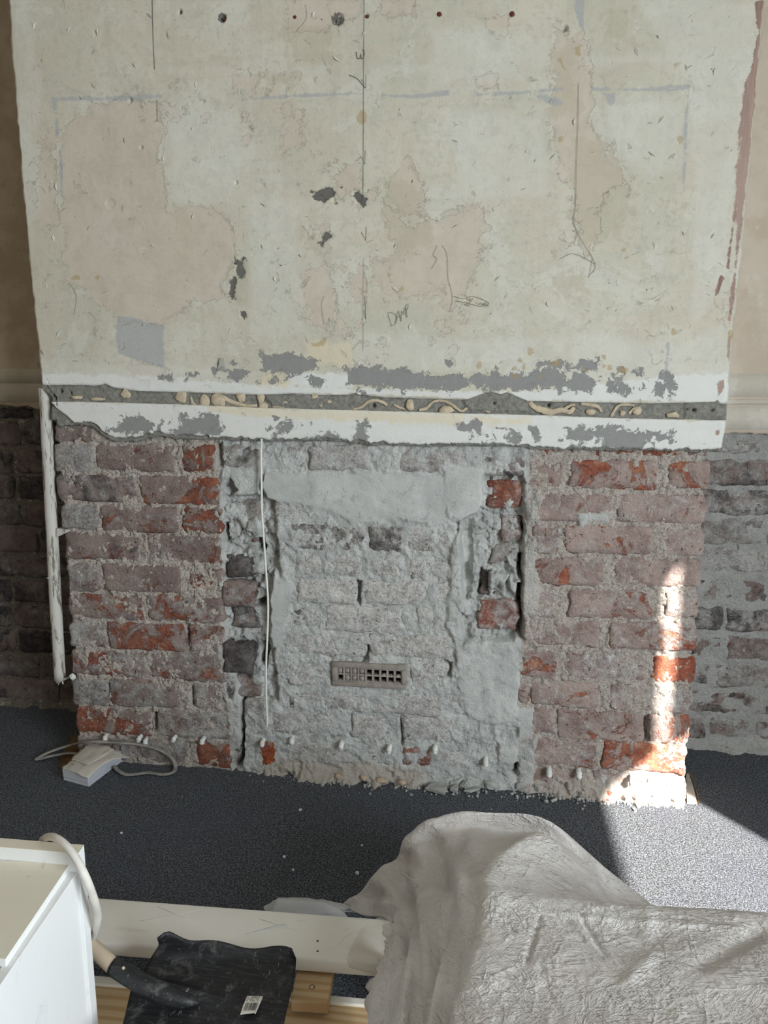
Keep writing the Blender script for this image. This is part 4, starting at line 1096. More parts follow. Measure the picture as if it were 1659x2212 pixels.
# rounded arris at both sides
hg = hg - 0.010 * sstep(0.010, 0.0, np.minimum(X - xl[:, None], xr[:, None] - X)) ** 2 * (1 + 0.6 * fbm(Z * 40, X * 30, 0, 106, 3))
P = np.stack([X, YP - hg, Z], -1)
top = P[-1:].copy()
tops = []
for zz in (1.95, 2.2, 2.45, ZC):
    r = top.copy(); r[..., 2] = zz; r[..., 1] = YP; tops.append(r)
b0 = P[:1].copy(); b0[..., 1] = YB + 0.03; b1 = P[:1].copy(); b1[..., 1] = YP + 0.008; b1[..., 2] -= 0.0015
P = np.concatenate([b0, b1, P] + tops, 0)
el, er = P[:, :1].copy(), P[:, -1:].copy(); el[..., 1] = YA; er[..., 1] = YA
P = np.concatenate([el, P, er], 1)


def ex2(a):
    a = np.concatenate([a[:1], a[:1], a] + [a[-1:]] * 4, 0)
    return np.concatenate([a[:, :1], a, a[:, -1:]], 1)


F['render'] = ex2(F['render']); F['render'][:2] = 0.01
at = {k: (v if k == 'render' else ex2(v)) for k, v in F.items()}
me = mesh_from('plaster_coat', P - BL, grid_faces(P.shape[0], P.shape[1]), at)
link('plaster_coat', me, M['plaster'], breast)


def surf(pts, Y=None, off=0.0):
    a = np.array(pts, float)
    return onY(a[:, 0], a[:, 1], (YP if Y is None else Y) - off) - BL


# adhesive left in the channel
def bead(pts, r, flat=0.45, off=-0.004):
    p = catmull(surf(pts, None, off), 5)
    n = len(p); rr = np.interp(np.linspace(0, 1, n), np.linspace(0, 1, len(np.atleast_1d(r))), np.atleast_1d(r)) / 1000
    rr = rr * (1 + 0.28 * fbm(p[:, 0] * 160, p[:, 2] * 160, 0, 13, 2))
    tube('adhesive_bead', p, rr, M['glue'], breast, 8, ((0, 1.0, 0), flat))


for (x, y, a, b) in ((272, 851, 11, 10), (392, 858, 13, 14), (442, 866, 12, 14), (520, 856, 12, 12), (619, 868, 11, 9), (680, 858, 8, 8), (692, 876, 5, 6), (712, 868, 6, 5), (472, 864, 16, 14), (563, 858, 8, 14), (568, 876, 10, 10), (886, 874, 9, 11), (964, 886, 15, 8), (1276, 890, 11, 6), (1345, 892, 6, 5), (1376, 888, 10, 9), (166, 858, 13, 4), (210, 862, 18, 4)):
    c = surf([(x, y)], None, -0.004)[0]
    blob('adhesive_bead', c, (a / 960, 0.004, b / 960), M['glue'], breast, seed=x, amp=0.45, sub=3)
bead([(412, 858), (418, 874), (436, 880), (452, 876)], [3, 5, 6, 4]); bead([(462, 848), (480, 858), (500, 868), (530, 876), (556, 876)], [4, 6, 5, 4, 3]); bead([(596, 870), (604, 874), (590, 878), (640, 880)], [2, 3, 3, 2])
bead([(676, 864), (664, 876), (640, 882)], [4, 3, 3]); bead([(762, 884), (780, 880), (795, 868), (812, 865), (828, 870), (836, 876)], [3, 3, 4, 4, 4, 3]); bead([(850, 874), (862, 880), (874, 884)], [2, 3, 2])
bead([(905, 886), (920, 882), (936, 868), (956, 866), (976, 874), (996, 888), (1012, 880), (1036, 876), (1050, 886), (1058, 890)], [3, 4, 3, 3, 3, 3, 3, 3, 4, 5])
bead([(1144, 868), (1152, 878), (1166, 884), (1190, 890), (1212, 886), (1230, 890), (1240, 880)], [5, 6, 7, 8, 6, 6, 4], 0.35); bead([(1214, 886), (1232, 876), (1242, 874)], [3, 3, 2]); bead([(1254, 872), (1270, 874), (1290, 878), (1300, 890)], [3, 4, 4, 3]); bead([(1320, 900), (1334, 878), (1352, 874), (1370, 876)], [3, 3, 3, 3]); bead([(1358, 894), (1370, 882), (1384, 880)], [3, 3, 3]); bead([(1440, 898), (1456, 896), (1466, 900)], [5, 6, 4])

# pencil lines, arrows and the word on the plaster
PLANE = YP


def stroke(pts, r=0.00055, name='pencil_line', m='pencil', smooth=True, off=0.0016):
    p = surf(pts, None, off)
    if smooth and len(pts) > 2: p = catmull(p, 4)
    tube(name, p, r, M[m], breast, 5, ((0, 1.0, 0), 0.5))


stroke([(787, 0), (786, 120), (785, 300), (784, 440)], 0.00045); stroke([(329, 0), (331, 80), (334, 150)], 0.0006); stroke([(339, 215), (340, 262)], 0.0005)
stroke([(1250, 180), (1249, 260), (1246, 340), (1243, 450)], 0.0004, m='crack'); stroke([(1243, 450), (1238, 480), (1246, 500), (1240, 530)], 0.0004, m='crack')
for (x, y, d) in ((790, 190, 1), (788, 355, 1), (790, 520, 1)):
    stroke([(x - 9, y - 18), (x, y), (x + 1, y - 30)], 0.00045, smooth=False)
stroke([(755, 162), (772, 170), (784, 184), (790, 190)], 0.0006)
stroke([(786, 670), (791, 690), (788, 640)], 0.0004, smooth=False)
for y0, y1 in ((560, 690), (700, 760)):
    stroke([(785, y0), (784, y1)], 0.00025)
for (cx, cy, s) in ((728, 42, 1.0), (778, 118, 0.8)):
    stroke([(cx - 10 * s, cy - 8 * s), (cx - 8 * s, cy + 8 * s), (cx, cy + 10 * s), (cx + 2 * s, cy - 2 * s), (cx + 4 * s, cy + 10 * s), (cx + 10 * s, cy + 8 * s), (cx + 11 * s, cy - 10 * s), (cx + 6 * s, cy - 14 * s)], 0.0007)
# DAMP, slanting upwards to the right
for st in ([(838, 678), (842, 690), (846, 703)], [(836, 676), (848, 676), (857, 686), (854, 700), (844, 704)], [(854, 698), (858, 680), (861, 672), (864, 684), (866, 694)], [(857, 686), (866, 682)], [(867, 694), (868, 672), (872, 680), (874, 664), (878, 686)], [(880, 686), (876, 660)], [(875, 660), (882, 656), (882, 664), (878, 671)]):
    stroke(st, 0.00042, 'pencil_letter', smooth=len(st) > 4)
# hairline cracks
for st in ([(945, 530), (936, 550), (944, 560), (932, 580)], [(955, 530), (966, 550), (968, 600), (976, 630), (978, 650)], [(978, 650), (972, 668)], [(1240, 470), (1246, 500), (1286, 570), (1274, 595)], [(660, 10), (662, 40), (640, 66)], [(1208, 560), (1240, 548), (1286, 570)], [(700, 640), (695, 660), (700, 700)], [(150, 610), (165, 640), (160, 680)], [(1280, 560), (1272, 600)]):
    stroke(st, 0.00035, 'crack', 'crack')
stroke([(980, 640), (1000, 645), (1020, 640), (1045, 648), (1056, 656), (1040, 662), (1010, 655), (985, 650)], 0.0005, 'crack', 'crack')
for k in range(9):
    a = random.Random(k)
    x = a.uniform(995, 1050); y = a.uniform(644, 658)
    stroke([(x, y), (x + 5, y + 4), (x + 9, y - 2)], 0.0004, 'crack', 'crack')
# torn paper tag on the plaster
bm = bmesh.new()
q = surf([(470, 800), (476, 775), (484, 772), (490, 800), (498, 815), (484, 790), (472, 802)], None, 0.004)
vsq = [bm.verts.new(p) for p in q]
for v, dy in zip(vsq, (0.0, -0.004, -0.006, -0.003, 0.001, -0.007, -0.002)): v.co.y += dy
bm.faces.new(vsq[:4]); bm.faces.new((vsq[0], vsq[3], vsq[4], vsq[5]))
bmesh.ops.solidify(bm, geom=list(bm.faces), thickness=0.0006)
bm_obj('paper_scrap', bm, M['plug'], breast)
# red screw plugs
for (x, y, r) in ((637, 37, 4), (949, 31, 5.5), (1106, 30, 5.5), (484, 41, 3), (792, 35, 3)):
    c = surf([(x, y)], None, 0.0)[0]
    tube('wall_plug', [c + np.array([0, 0.006, 0]), c + np.array([0, -0.0012, 0]), c + np.array([0, -0.0014, 0])], [r / 1250, r / 1250, r / 2400], M['red_plug'], breast, 10)
# loose flakes of paint standing proud
rngF = random.Random(4)
for k in range(120):
    x, y = rngF.uniform(60, 1560), rngF.uniform(20, 800)
    c = surf([(x, y)], None, 0.0012)[0]
    a = rngF.uniform(0, 6.28); L = rngF.uniform(0.003, 0.011); w = L * rngF.uniform(0.15, 0.35)
    dx, dz = math.cos(a), math.sin(a)
    V = [c + np.array([-dx * L, 0.0012, -dz * L]), c + np.array([-dz * w, -0.0022, dx * w]), c + np.array([dx * L, 0.0012, dz * L]), c + np.array([dz * w, 0.001, -dx * w])]
    link('paint_flake', mesh_from('paint_flake', V, [(0, 3, 2, 1)]), M['chip'], breast)
# ------------------------------------------------------------------ things fixed to or lying by the wall
# air brick: frame, 18 square holes in two rows, some blocked
av = empty('air_brick', tuple(onY(797, 1458, YB)))
tag(av, 'grey terracotta air brick with two rows of square holes set low in the bricked-up fireplace', 'vent')
AL = np.array(av.location)
ax0, ax1 = float(onY(718, 1458, YB)[0]), float(onY(878, 1458, YB)[0])
az1, az0 = float(onY(797, 1432, YB)[2]), float(onY(797, 1484, YB)[2])
yf = YB - 0.006
bm = bmesh.new()
ix0, ix1, iz0, iz1 = ax0 + 0.011, ax1 - 0.011, az0 + 0.012, az1 - 0.013
for lo, hi in (((ax0, yf, az0), (ax1, yf + 0.04, iz0)), ((ax0, yf, iz1), (ax1, yf + 0.04, az1)), ((ax0, yf, iz0), (ix0, yf + 0.04, iz1)), ((ix1, yf, iz0), (ax1, yf + 0.04, iz1))):
    box_bm(bm, np.array(lo) - AL, np.array(hi) - AL, 0.0025)
o = bm_obj('frame', bm, M['terracotta'], av, True)
bm = bmesh.new()
ncol = 9; cw = (ix1 - ix0) / ncol; bw = 0.0042; ch_ = (iz1 - iz0)
for i in range(ncol + 1):
    x = ix0 + i * cw
    box_bm(bm, np.array((x - bw / 2, yf + 0.003, iz0)) - AL, np.array((x + bw / 2, yf + 0.03, iz1)) - AL, 0.001)
for z in (iz0 - 0.001, (iz0 + iz1) / 2 - bw / 2, iz1 - bw + 0.001):
    box_bm(bm, np.array((ix0, yf + 0.0034, z)) - AL, np.array((ix1, yf + 0.03, z + bw)) - AL, 0.001)
bm_obj('grid_bars', bm, M['terracotta'], av, True)
box('hole_shade', np.array((ix0, yf + 0.031, iz0)) - AL, np.array((ix1, yf + 0.036, iz1)) - AL, M['dark'], av)  # black plate standing in for the shade inside the open holes
for (i, j) in ((0, 1), (1, 1), (2, 1), (3, 1), (1, 0), (2, 0), (3, 0)):
    c = np.array((ix0 + (i + 0.5) * cw, yf + 0.012, iz0 + (j + 0.5) * ch_ / 2)) - AL
    blob('mortar_plug', c, (cw * 0.52, 0.008, ch_ * 0.26), M['terracotta'], av, seed=i * 3 + j, amp=0.25, sub=2)
for (i, z) in ((6, 0.3), (7, 0.0), (8, 0.25)):
    blob('mortar_plug', np.array((ix0 + (i + 0.6) * cw, yf + 0.010, iz0 + ch_ * (0.5 + z * 0.1))) - AL, (0.006, 0.006, 0.004), M['rubble'], av, seed=i, amp=0.4)

# white injection plugs along the damp course
for k, (x, y, s) in enumerate(((228, 1591, 1.0), (303, 1592, 1.0), (314, 1600, 0.8), (377, 1594, 0.8), (439, 1597, 1.1), (567, 1603, 1.0), (630, 1598, 1.0), (738, 1607, 1.2), (842, 1614, 1.3), (940, 1616, 1.1), (1049, 1643, 1.2), (1186, 1664, 1.5), (1250, 1667, 1.5), (1365, 1680, 1.6))):
    c = onY(x, y, YB - 0.006) - BL
    rg = random.Random(k)
    # a sleeve with a dab hanging out of it
    ang = rg.uniform(-0.6, 0.6)
    p = [c + np.array([0, 0.014, 0.001]), c + np.array([0, 0.002, 0.0005]), c + np.array([math.sin(ang) * 0.002, -0.004 * s, -0.001]), c + np.array([math.sin(ang) * 0.005, -0.006 * s, -0.006 * s]), c + np.array([math.sin(ang) * 0.007, -0.004, -0.0095 * s])]
    p = catmull(p, 4)
    r = np.interp(np.linspace(0, 1, len(p)), [0, .3, .6, .85, 1], [0.0045, 0.0052, 0.006, 0.005, 0.0018]) * (0.75 + 0.25 * s)
    tube('injection_plug', p, r * (1 + 0.2 * np.sin(np.arange(len(p)) * 1.9 + k)), M['plug'], breast, 9)

# white cord hanging down the bricked-up opening
cp = [(565, 948, .004), (564, 980, .006), (565, 1050, .007), (566, 1110, .009), (571, 1180, .011), (575, 1240, .009), (579, 1300, .010), (578, 1360, .012), (575, 1430, .016), (575, 1500, .012), (577, 1555, .010), (576, 1568, .006), (571, 1572, .002)]
tag(tube('bell_wire', catmull([onY(x, y, YP - d if y < 960 else YB - d - 0.008) for x, y, d in cp], 6), 0.0026, M['wire'], None, 8),
    'thin white wire hanging down the bricked-up fireplace from the plaster edge', 'wire')

# painted corner bead at the left arris
pp = [(96, 838), (99, 870), (103, 960), (109, 1080), (115, 1200), (120, 1300), (126, 1400), (130, 1468)]
pipe = empty('corner_bead', tuple(onY(113, 1150, YB)))
tag(pipe, 'chipped white painted round bead standing at the left corner of the chimney breast', 'moulding')
PLc = np.array(pipe.location)
pts = catmull([onY(x, y, YB + 0.012) - PLc for x, y in pp], 4)
tube('rod', pts, 0.0142 * (1 + 0.04 * fbm(pts[:, 2] * 30, 0, 0, 3)), M['pipe'], pipe, 14)
w = [onY(x, y, YB + 0.004) - PLc for x, y in ((121, 1142), (121, 1161), (156, 1145))]
bm = bmesh.new()
a = [bm.verts.new(q) for q in w]; b = [bm.verts.new(q + np.array([0, 0.018, 0])) for q in w]
bm.faces.new(a); bm.faces.new(b)
for i in range(3): bm.faces.new((a[i], a[(i + 1) % 3], b[(i + 1) % 3], b[i]))
bmesh.ops.bevel(bm, geom=list(bm.edges), offset=0.001, segments=2, affect='EDGES')
tag(bm_obj('wedge', bm, M['pipe'], pipe), 'grey triangular fixing wedge')
for k, (x, y, dx, dy) in enumerate(((129, 1471, -3, 9), (133, 1470, 4, 8), (127, 1470, -5, 6))):
    s0 = onY(x, y, YB + 0.01) - PLc; s1 = onY(x + dx, y + dy, YB + 0.006) - PLc
    tube('splinter', [s0, (s0 + s1) / 2, s1], [0.003, 0.0022, 0.0008], M['pipe'], pipe, 6)
s0 = onY(132, 1469, YB + 0.01) - PLc
tube('splinter', catmull([s0, onY(140, 1467, YB + 0.004) - PLc, onY(150, 1463, YB) - PLc], 4), 0.0028, M['pipe'], pipe, 6)
c = onY(157, 1462, YB - 0.008)
fk = blob('render_chip', tuple(c), (0.009, 0.006, 0.0095), M['plug'], None, seed=5, amp=0.35, sub=1, smooth=False); tag(fk, 'small white chip stuck on the brick corner beside the bead end', 'chip')
sp = blob('paint_speck', tuple(onY(106, 1248, YB + 0.004)), (0.005, 0.004, 0.003), M['plug'], None, seed=9, amp=0.5, sub=2)
tag(sp, 'tiny white fleck stuck on the left edge of the white bead', 'fleck')

# ------------------------------------------------------------------ floor edge details
tb = prism('trim_1', [onZ(x, y, 0)[:2] for x, y in ((163, 1582), (128, 1640), (134, 1668), (186, 1652), (182, 1620))], 0.0, 0.0015, M['board']); tag(tb, kind='structure')
tb2 = prism('trim_2', [onZ(x, y, 0)[:2] for x, y in ((1482, 1676), (1487, 1673), (1495, 1695), (1501, 1718), (1505, 1737), (1484, 1736))], 0.0, 0.004, M['subfloor_edge']); tag(tb2, kind='structure')  # pale strip of bare subfloor beside the right pier
tb3 = prism('trim_3', [onZ(x, y, 0)[:2] for x, y in ((1489, 1671), (1491, 1670), (1502, 1695), (1511, 1728), (1509, 1738), (1505, 1715), (1498, 1693))], 0.0, 0.001, M['board']); tag(tb3, kind='structure')

# broken render on the carpet: slabs and lumps, one object each
def shard(pts, z, th, label, m='rubble', tilt=0.0):
    P = [onZ(x, y, z) for x, y in pts]
    c = np.mean(P, 0)
    bm = bmesh.new()
    a = [bm.verts.new((p - c)[:3] + np.array([0, 0, th / 2 + tilt * (p[0] - c[0])])) for p in P]
    b = [bm.verts.new((p - c)[:3] * 0.93 + np.array([0, 0, -th / 2 + tilt * (p[0] - c[0])])) for p in P]
    n = len(P)
    bm.faces.new(a); bm.faces.new(b)
    for i in range(n): bm.faces.new((a[i], a[(i + 1) % n], b[(i + 1) % n], b[i]))
    bmesh.ops.bevel(bm, geom=list(bm.edges), offset=0.0012, segments=1, affect='EDGES')
    o = bm_obj('render_shard', bm, M[m], None, False, tuple(c))
    tag(o, label, 'rubble', 'broken render at the foot of the chimney breast')
    return o


shard([(917, 1704), (936, 1691), (966, 1692), (966, 1702), (962, 1717), (940, 1710)], 0.008, 0.008, 'large flat grey render shard, pointed at its left, on the carpet edge')
shard([(971, 1706), (984, 1694), (990, 1696), (989, 1712), (978, 1708)], 0.007, 0.008, 'small triangular grey render shard right of the large flat one')
shard([(961, 1684), (972, 1677), (1002, 1674), (1008, 1682), (990, 1692), (972, 1690)], 0.014, 0.009, 'flat grey shard lying behind the large flat shard at the wall foot', tilt=0.25)
shard([(992, 1694), (1000, 1684), (1016, 1678), (1018, 1684), (1004, 1698)], 0.012, 0.008, 'narrow tilted grey shard beside the small triangular shard', tilt=0.5)
shard([(1103, 1688), (1112, 1678), (1122, 1676), (1136, 1694), (1132, 1700), (1116, 1699)], 0.016, 0.016, 'upright wedge of pale render, right of the angular lump', tilt=0.4)
shard([(1118, 1704), (1134, 1696), (1140, 1704), (1136, 1708)], 0.006, 0.008, 'small pale render flake in front of the upright wedge')
shard([(1136, 1694), (1150, 1692), (1152, 1696), (1140, 1700)], 0.010, 0.008, 'white flake between the upright wedge and the dark pointed one')
shard([(1154, 1702), (1157, 1684), (1168, 1698), (1164, 1706)], 0.012, 0.014, 'dark pointed render fragment, last on the right', tilt=-0.3)
shard([(1000, 1709), (1036, 1700), (1038, 1705), (1016, 1711)], 0.005, 0.006, 'long thin pale render sliver in front of the wall foot')
lump_ = lambda x, y, z, r, lab, m, sd: tag(blob('render_lump', tuple(onZ(x, y, z)), r, M[m], None, seed=sd, amp=0.4, sub=2, smooth=False), lab, 'rubble', 'broken render at the foot of the chimney breast')
lump_(1060, 1694, 0.012, (0.016, 0.012, 0.013), 'angular grey render lump at the wall foot between the flat shards and the upright wedge', 'rubble', 3)
lump_(1180, 1731, 0.005, (0.005, 0.004, 0.0045), 'lone pale stone lying on the carpet in front of the right pier', 'rubble', 8)
for k, (x, y) in enumerate(((612, 1662), (650, 1664), (690, 1668), (730, 1676), (786, 1680), (824, 1686), (868, 1690))):
    lump_(x, y, 0.010, (0.010 + 0.003 * (k % 3), 0.009, 0.008), 'tan mortar lump at the foot of the bricked-up fireplace, ' + ('first', 'second', 'third', 'fourth', 'fifth', 'sixth', 'last')[k] + ' from the left of seven', 'rubble_tan', 20 + k)

# crumbs on the carpet and grit at the foot of the wall: beyond counting
rngD = random.Random(3)
bm = bmesh.new()
for k in range(420):
    if k < 300:
        x = rngD.uniform(-0.55, 0.47); y = YB - 0.012 - abs(rngD.gauss(0, 0.018)); s = rngD.uniform(0.0010, 0.0042)
        if x < -0.35: s *= 0.5
    else:
        x = rngD.uniform(-1.1, 0.9); y = rngD.uniform(0.95, 1.62); s = rngD.uniform(0.0006, 0.0016)
    r = bmesh.ops.create_icosphere(bm, subdivisions=1, radius=s, matrix=Matrix.Translation((x, y, s * 0.6)))
    for v in r['verts']:
        v.co += Vector((rngD.uniform(-1, 1), rngD.uniform(-1, 1), rngD.uniform(-1, 1))) * s * 0.35
g = bm_obj('mortar_grit', bm, M['rubble']); tag(g, 'pale mortar grit scattered on the carpet along the wall foot', 'debris', kind='stuff')
for k, (x, y, s, lab) in enumerate(((262, 1799, 3.5, 'white crumb on the carpet behind the white cabinet'), (649, 1749, 4, 'white crumb on the carpet below the left gap of the fireplace'), (772, 1886, 5, 'white crumb on the carpet nearest the dust sheet'), (614, 1850, 3.5, 'small white crumb on the carpet left of the dust sheet'), (633, 1879, 3, 'smallest white crumb on the carpet above the board'), (782, 1826, 3, 'small white crumb on the carpet above the dust sheet edge'), (876, 1699, 3.5, 'white crumb lying left of the large flat render shard'))):
    c = onZ(x, y, 0.002)
    tag(blob('plaster_crumb', tuple(c), (s / 1000, s / 1100, s / 1300), M['plug'], None, seed=k, amp=0.5, sub=1, smooth=False), lab, 'crumb', 'white crumbs on the carpet')

# ------------------------------------------------------------------ white box with torn paper and its flat cable
bz = 0.030
Pb = [onZ(x, y, bz) for x, y in ((134, 1661), (190, 1676), (262, 1622), (198, 1606))]
c0 = np.mean(Pb, 0); c0[2] = 0
sb = empty('socket_box', tuple(c0))
tag(sb, 'white plastic back box covered with torn paper, lying on the carpet by the wall', 'box')
rel = [p[:2] - c0[:2] for p in Pb]
prism('body', rel, 0.008, bz, M['box'], sb, 0.002)
prism('base_rim', [r * 0.985 for r in rel], 0.0, 0.0075, M['box'], sb, 0.0015)
# the paper: a buckled sheet on the lid
pg = [[(134, 1659), (160, 1668), (190, 1682)], [(156, 1640), (184, 1650), (212, 1660)], [(180, 1618), (214, 1632), (246, 1641)], [(192, 1606), (232, 1614), (281, 1637)]]
hz = [[.032, .034, .030], [.036, .038, .037], [.040, .043, .042], [.036, .046, .040]]
C = np.array([[onZ(x, y, z) for (x, y), z in zip(r, zz)] for r, zz in zip(pg, hz)])
C1 = np.array([catmull(r, 9) for r in C]); C2 = np.stack([catmull(C1[:, i], 9) for i in range(C1.shape[1])], 1)
C2[..., 2] += 0.0025 * fbm(C2[..., 0] * 60, C2[..., 1] * 60, 0, 6, 3)
ec = np.minimum(np.minimum(np.arange(C2.shape[0])[:, None], (C2.shape[0] - 1 - np.arange(C2.shape[0]))[:, None]), np.minimum(np.arange(C2.shape[1])[None], (C2.shape[1] - 1 - np.arange(C2.shape[1]))[None]))
C2[..., :2] += (np.where(ec == 0, 1, 0) * 0.0035)[..., None] * np.stack([fbm(C2[..., 0] * 120, C2[..., 1] * 120, 1, 7, 2), fbm(C2[..., 0] * 120, C2[..., 1] * 120, 2, 8, 2)], -1)
for nm, sl, dz in (('paper', slice(0, None), 0.0),):
    me = mesh_from(nm, C2 - c0, grid_faces(*C2.shape[:2], flip=True))
    o = link(nm, me, M['paper'], sb); sm = o.modifiers.new('solid', 'SOLIDIFY'); sm.thickness = 0.0008
# upper torn layer
C3 = C2[8:, :13].copy(); C3[..., 2] += 0.0022
me = mesh_from('paper', C3 - c0, grid_faces(*C3.shape[:2], flip=True)); o = link('paper', me, M['paper'], sb); o.modifiers.new('solid', 'SOLIDIFY').thickness = 0.0008
for (x, y) in ((157, 1652), (182, 1654), (228, 1616), (206, 1628)):
    a = onZ(x, y, 0.042) - c0
    tube('staple', [a + np.array([-.004, 0, .003]), a, a + np.array([.003, .001, .004])], 0.0006, M['steel'], sb, 5)
cb = [(205, 1640, .020), (160, 1627, .010), (120, 1631, .008), (82, 1640, .004), (84, 1636, .006), (110, 1623, .012), (150, 1610, .016), (190, 1602, .014), (240, 1603, .012), (300, 1608, .010), (345, 1620, .008), (370, 1636, .006), (379, 1655, .004), (374, 1668, .003), (352, 1673, .003), (320, 1669, .003), (296, 1672, .003), (272, 1673, .003), (255, 1664, .005), (248, 1655, .010)]
cbw = []
for x, y, z in cb:
    q = onZ(x, y, z + 0.003)
    if q[1] > YB - 0.018 and x > 165: q = onY(x, y, YB - 0.018)      # the loop leans against the wall
    cbw.append(q)
p = catmull(cbw, 6)
tag(tube('flat_cable', p, 0.0052, M['flatcable'], None, 10, ((0, 0, 1.0), 0.5)), 'grey flat cable looping out of the paper-covered box onto the carpet', 'cable')

# ------------------------------------------------------------------ bed frame on the floor: rail, crosspiece, batten, plank
ZR = 0.16
bedc = onZ(500, 2000, 0)
bed = empty('bed_frame', tuple(bedc))
tag(bed, 'dismantled white and raw pine bed base lying between the cabinet and the dust sheet', 'bed')
bl = bedc


def zpts(pts, z): return [(onZ(x, y, z) - bl)[:2] for x, y in pts]


far_a, far_b = onZ(186, 1936, ZR), onZ(817, 1983, ZR)
near_a, near_b = onZ(207, 2035, ZR), onZ(754, 2078, ZR)
dr = (far_b - far_a); dr /= np.linalg.norm(dr); dn = near_b - near_a; dn /= np.linalg.norm(dn)
rail_poly = [(far_a - dr * 0.12 - bl)[:2], (far_b + dr * 0.12 - bl)[:2], (near_b + dn * 0.14 - bl)[:2], (near_a - dn * 0.12 - bl)[:2]]
prism('side_rail', rail_poly, ZR - 0.022, ZR, M['white_wood'], bed, 0.004, True)
for (x, y) in ((686, 2033), (686, 2055)):
    q = onZ(x, y, ZR) - bl
    tube('screw', [q + np.array([0, 0, -0.004]), q + np.array([0, 0, 0.0006]), q + np.array([0, 0, 0.0008])], [0.0016, 0.0016, 0.0008], M['steel'], bed, 8)
sm_ = catmull([onZ(x, y, ZR + 0.0004) - bl for x, y in ((528, 2019), (560, 2012), (596, 2003), (622, 1999))], 6)
tube('paint_smear', sm_, np.interp(np.linspace(0, 1, len(sm_)), [0, .3, .9, 1], [.0006, .003, .0042, .001]), M['plug'], bed, 8, ((0, 0, 1.0), 0.15))
for a_, b_ in (((300, 1990), (450, 1962)), ((340, 1958), (432, 1998)), ((560, 1985), (640, 2010)), ((640, 1990), (672, 1986))):
    p0, p1 = onZ(*a_, ZR + 0.0002) - bl, onZ(*b_, ZR + 0.0002) - bl
    tube('scratch', [p0, (p0 + p1) / 2, p1], [0.0003, 0.0009, 0.0003], M['plug'], bed, 6, ((0, 0, 1.0), 0.3))
ZS = 0.128
prism('crosspiece', zpts([(648, 2060), (726, 2064), (708, 2166), (628, 2160)], ZS + 0.006), ZS - 0.012, ZS + 0.006, M['pine'], bed, 0.0015)
q = onZ(674, 2132, ZS + 0.006) - bl
tube('screw', [q + np.array([0, 0, -0.004]), q + np.array([0, 0, 0.0003]), q + np.array([0, 0, -0.001])], [0.0042, 0.0042, 0.001], M['steel'], bed, 10)


def strip(name, a, b, c_, d, z, th, m, ext=0.06):
    A, B, C_, D = (onZ(*q, z) - bl for q in (a, b, c_, d))
    u1 = (B - A) / np.linalg.norm(B - A); u2 = (C_ - D) / np.linalg.norm(C_ - D)
    prism(name, [(A - u1 * 0.01)[:2], (B + u1 * ext)[:2], (C_ + u2 * ext)[:2], (D - u2 * 0.0)[:2]], z - th, z, M[m], bed, 0.0015)


strip('batten', (198, 2106), (791, 2156), (790, 2171), (198, 2124), 0.112, 0.018, 'white_wood')
strip('plank', (198, 2121), (790, 2166), (800, 2330), (216, 2290), 0.108, 0.022, 'pine')
for k, (x, y) in enumerate(((120, 2010), (900, 2060), (120, 2190), (860, 2240))):
    q = onZ(x, y, 0.13) - bl; zt_ = 0.139 if k < 2 else 0.09
    if k < 2:
        q = (far_a * (1 - k) + far_b * k) * 0.5 + (near_a * (1 - k) + near_b * k) * 0.5 - bl + (dr * (0.10 if k else -0.08))
    else:
        q = onZ(245 if k == 2 else 800, 2190 if k == 2 else 2235, 0.1) - bl
    box('leg', (q[0] - 0.02, q[1] - 0.02, 0.0), (q[0] + 0.02, q[1] + 0.02, zt_), M['pine'], bed, 0.002)

# ------------------------------------------------------------------ shovel
sh0 = onZ(440, 2120, 0.18)
shv = empty('shovel', tuple(sh0))
tag(shv, 'black square-mouth shovel with a wooden handle lying across the bed frame', 'shovel')
# blade: columns from socket side (left edge) to cutting edge (right edge), rows from far to near
rowsL = [(352, 2029), (330, 2062), (308, 2098), (284, 2138), (268, 2200), (238, 2310)]
rowsM = [(430, 2046), (428, 2078), (420, 2116), (410, 2160), (398, 2220), (380, 2330)]
rowsN = [(540, 2058), (536, 2090), (528, 2130), (518, 2172), (506, 2235), (486, 2345)]
rowsR = [(640, 2062), (638, 2096), (630, 2136), (620, 2180), (606, 2246), (582, 2358)]
zt_ = [[.208, .196, .184, .178], [.188, .184, .180, .176], [.182, .180, .178, .175], [.182, .179, .177, .175], [.182, .180, .178, .175], [.205, .198, .188, .178]]
C = np.array([[onZ(*p_, z_) for p_, z_ in zip((rowsL[i], rowsM[i], rowsN[i], rowsR[i]), zt_[i])] for i in range(6)])
C1 = np.array([catmull(r, 10) for r in C]); C2 = np.stack([catmull(C1[:, i], 9) for i in range(C1.shape[1])], 1)
ny_, nx_ = C2.shape[:2]
v_, u_ = np.linspace(0, 1, ny_)[:, None], np.linspace(0, 1, nx_)[None]
# rounded corners at the far left and far right
cut = 0.014
C2[..., 1] -= np.maximum(0, 1 - v_ / 0.08) * (np.maximum(0, 1 - u_ / 0.07) ** 2 + np.maximum(0, (u_ - 0.95) / 0.05) ** 2) * cut
# wavy turned-up far edge
C2[..., 2] += np.maximum(0, 1 - v_ / 0.10) ** 1.5 * (0.010 + 0.003 * np.sin(u_ * 15 + 1))
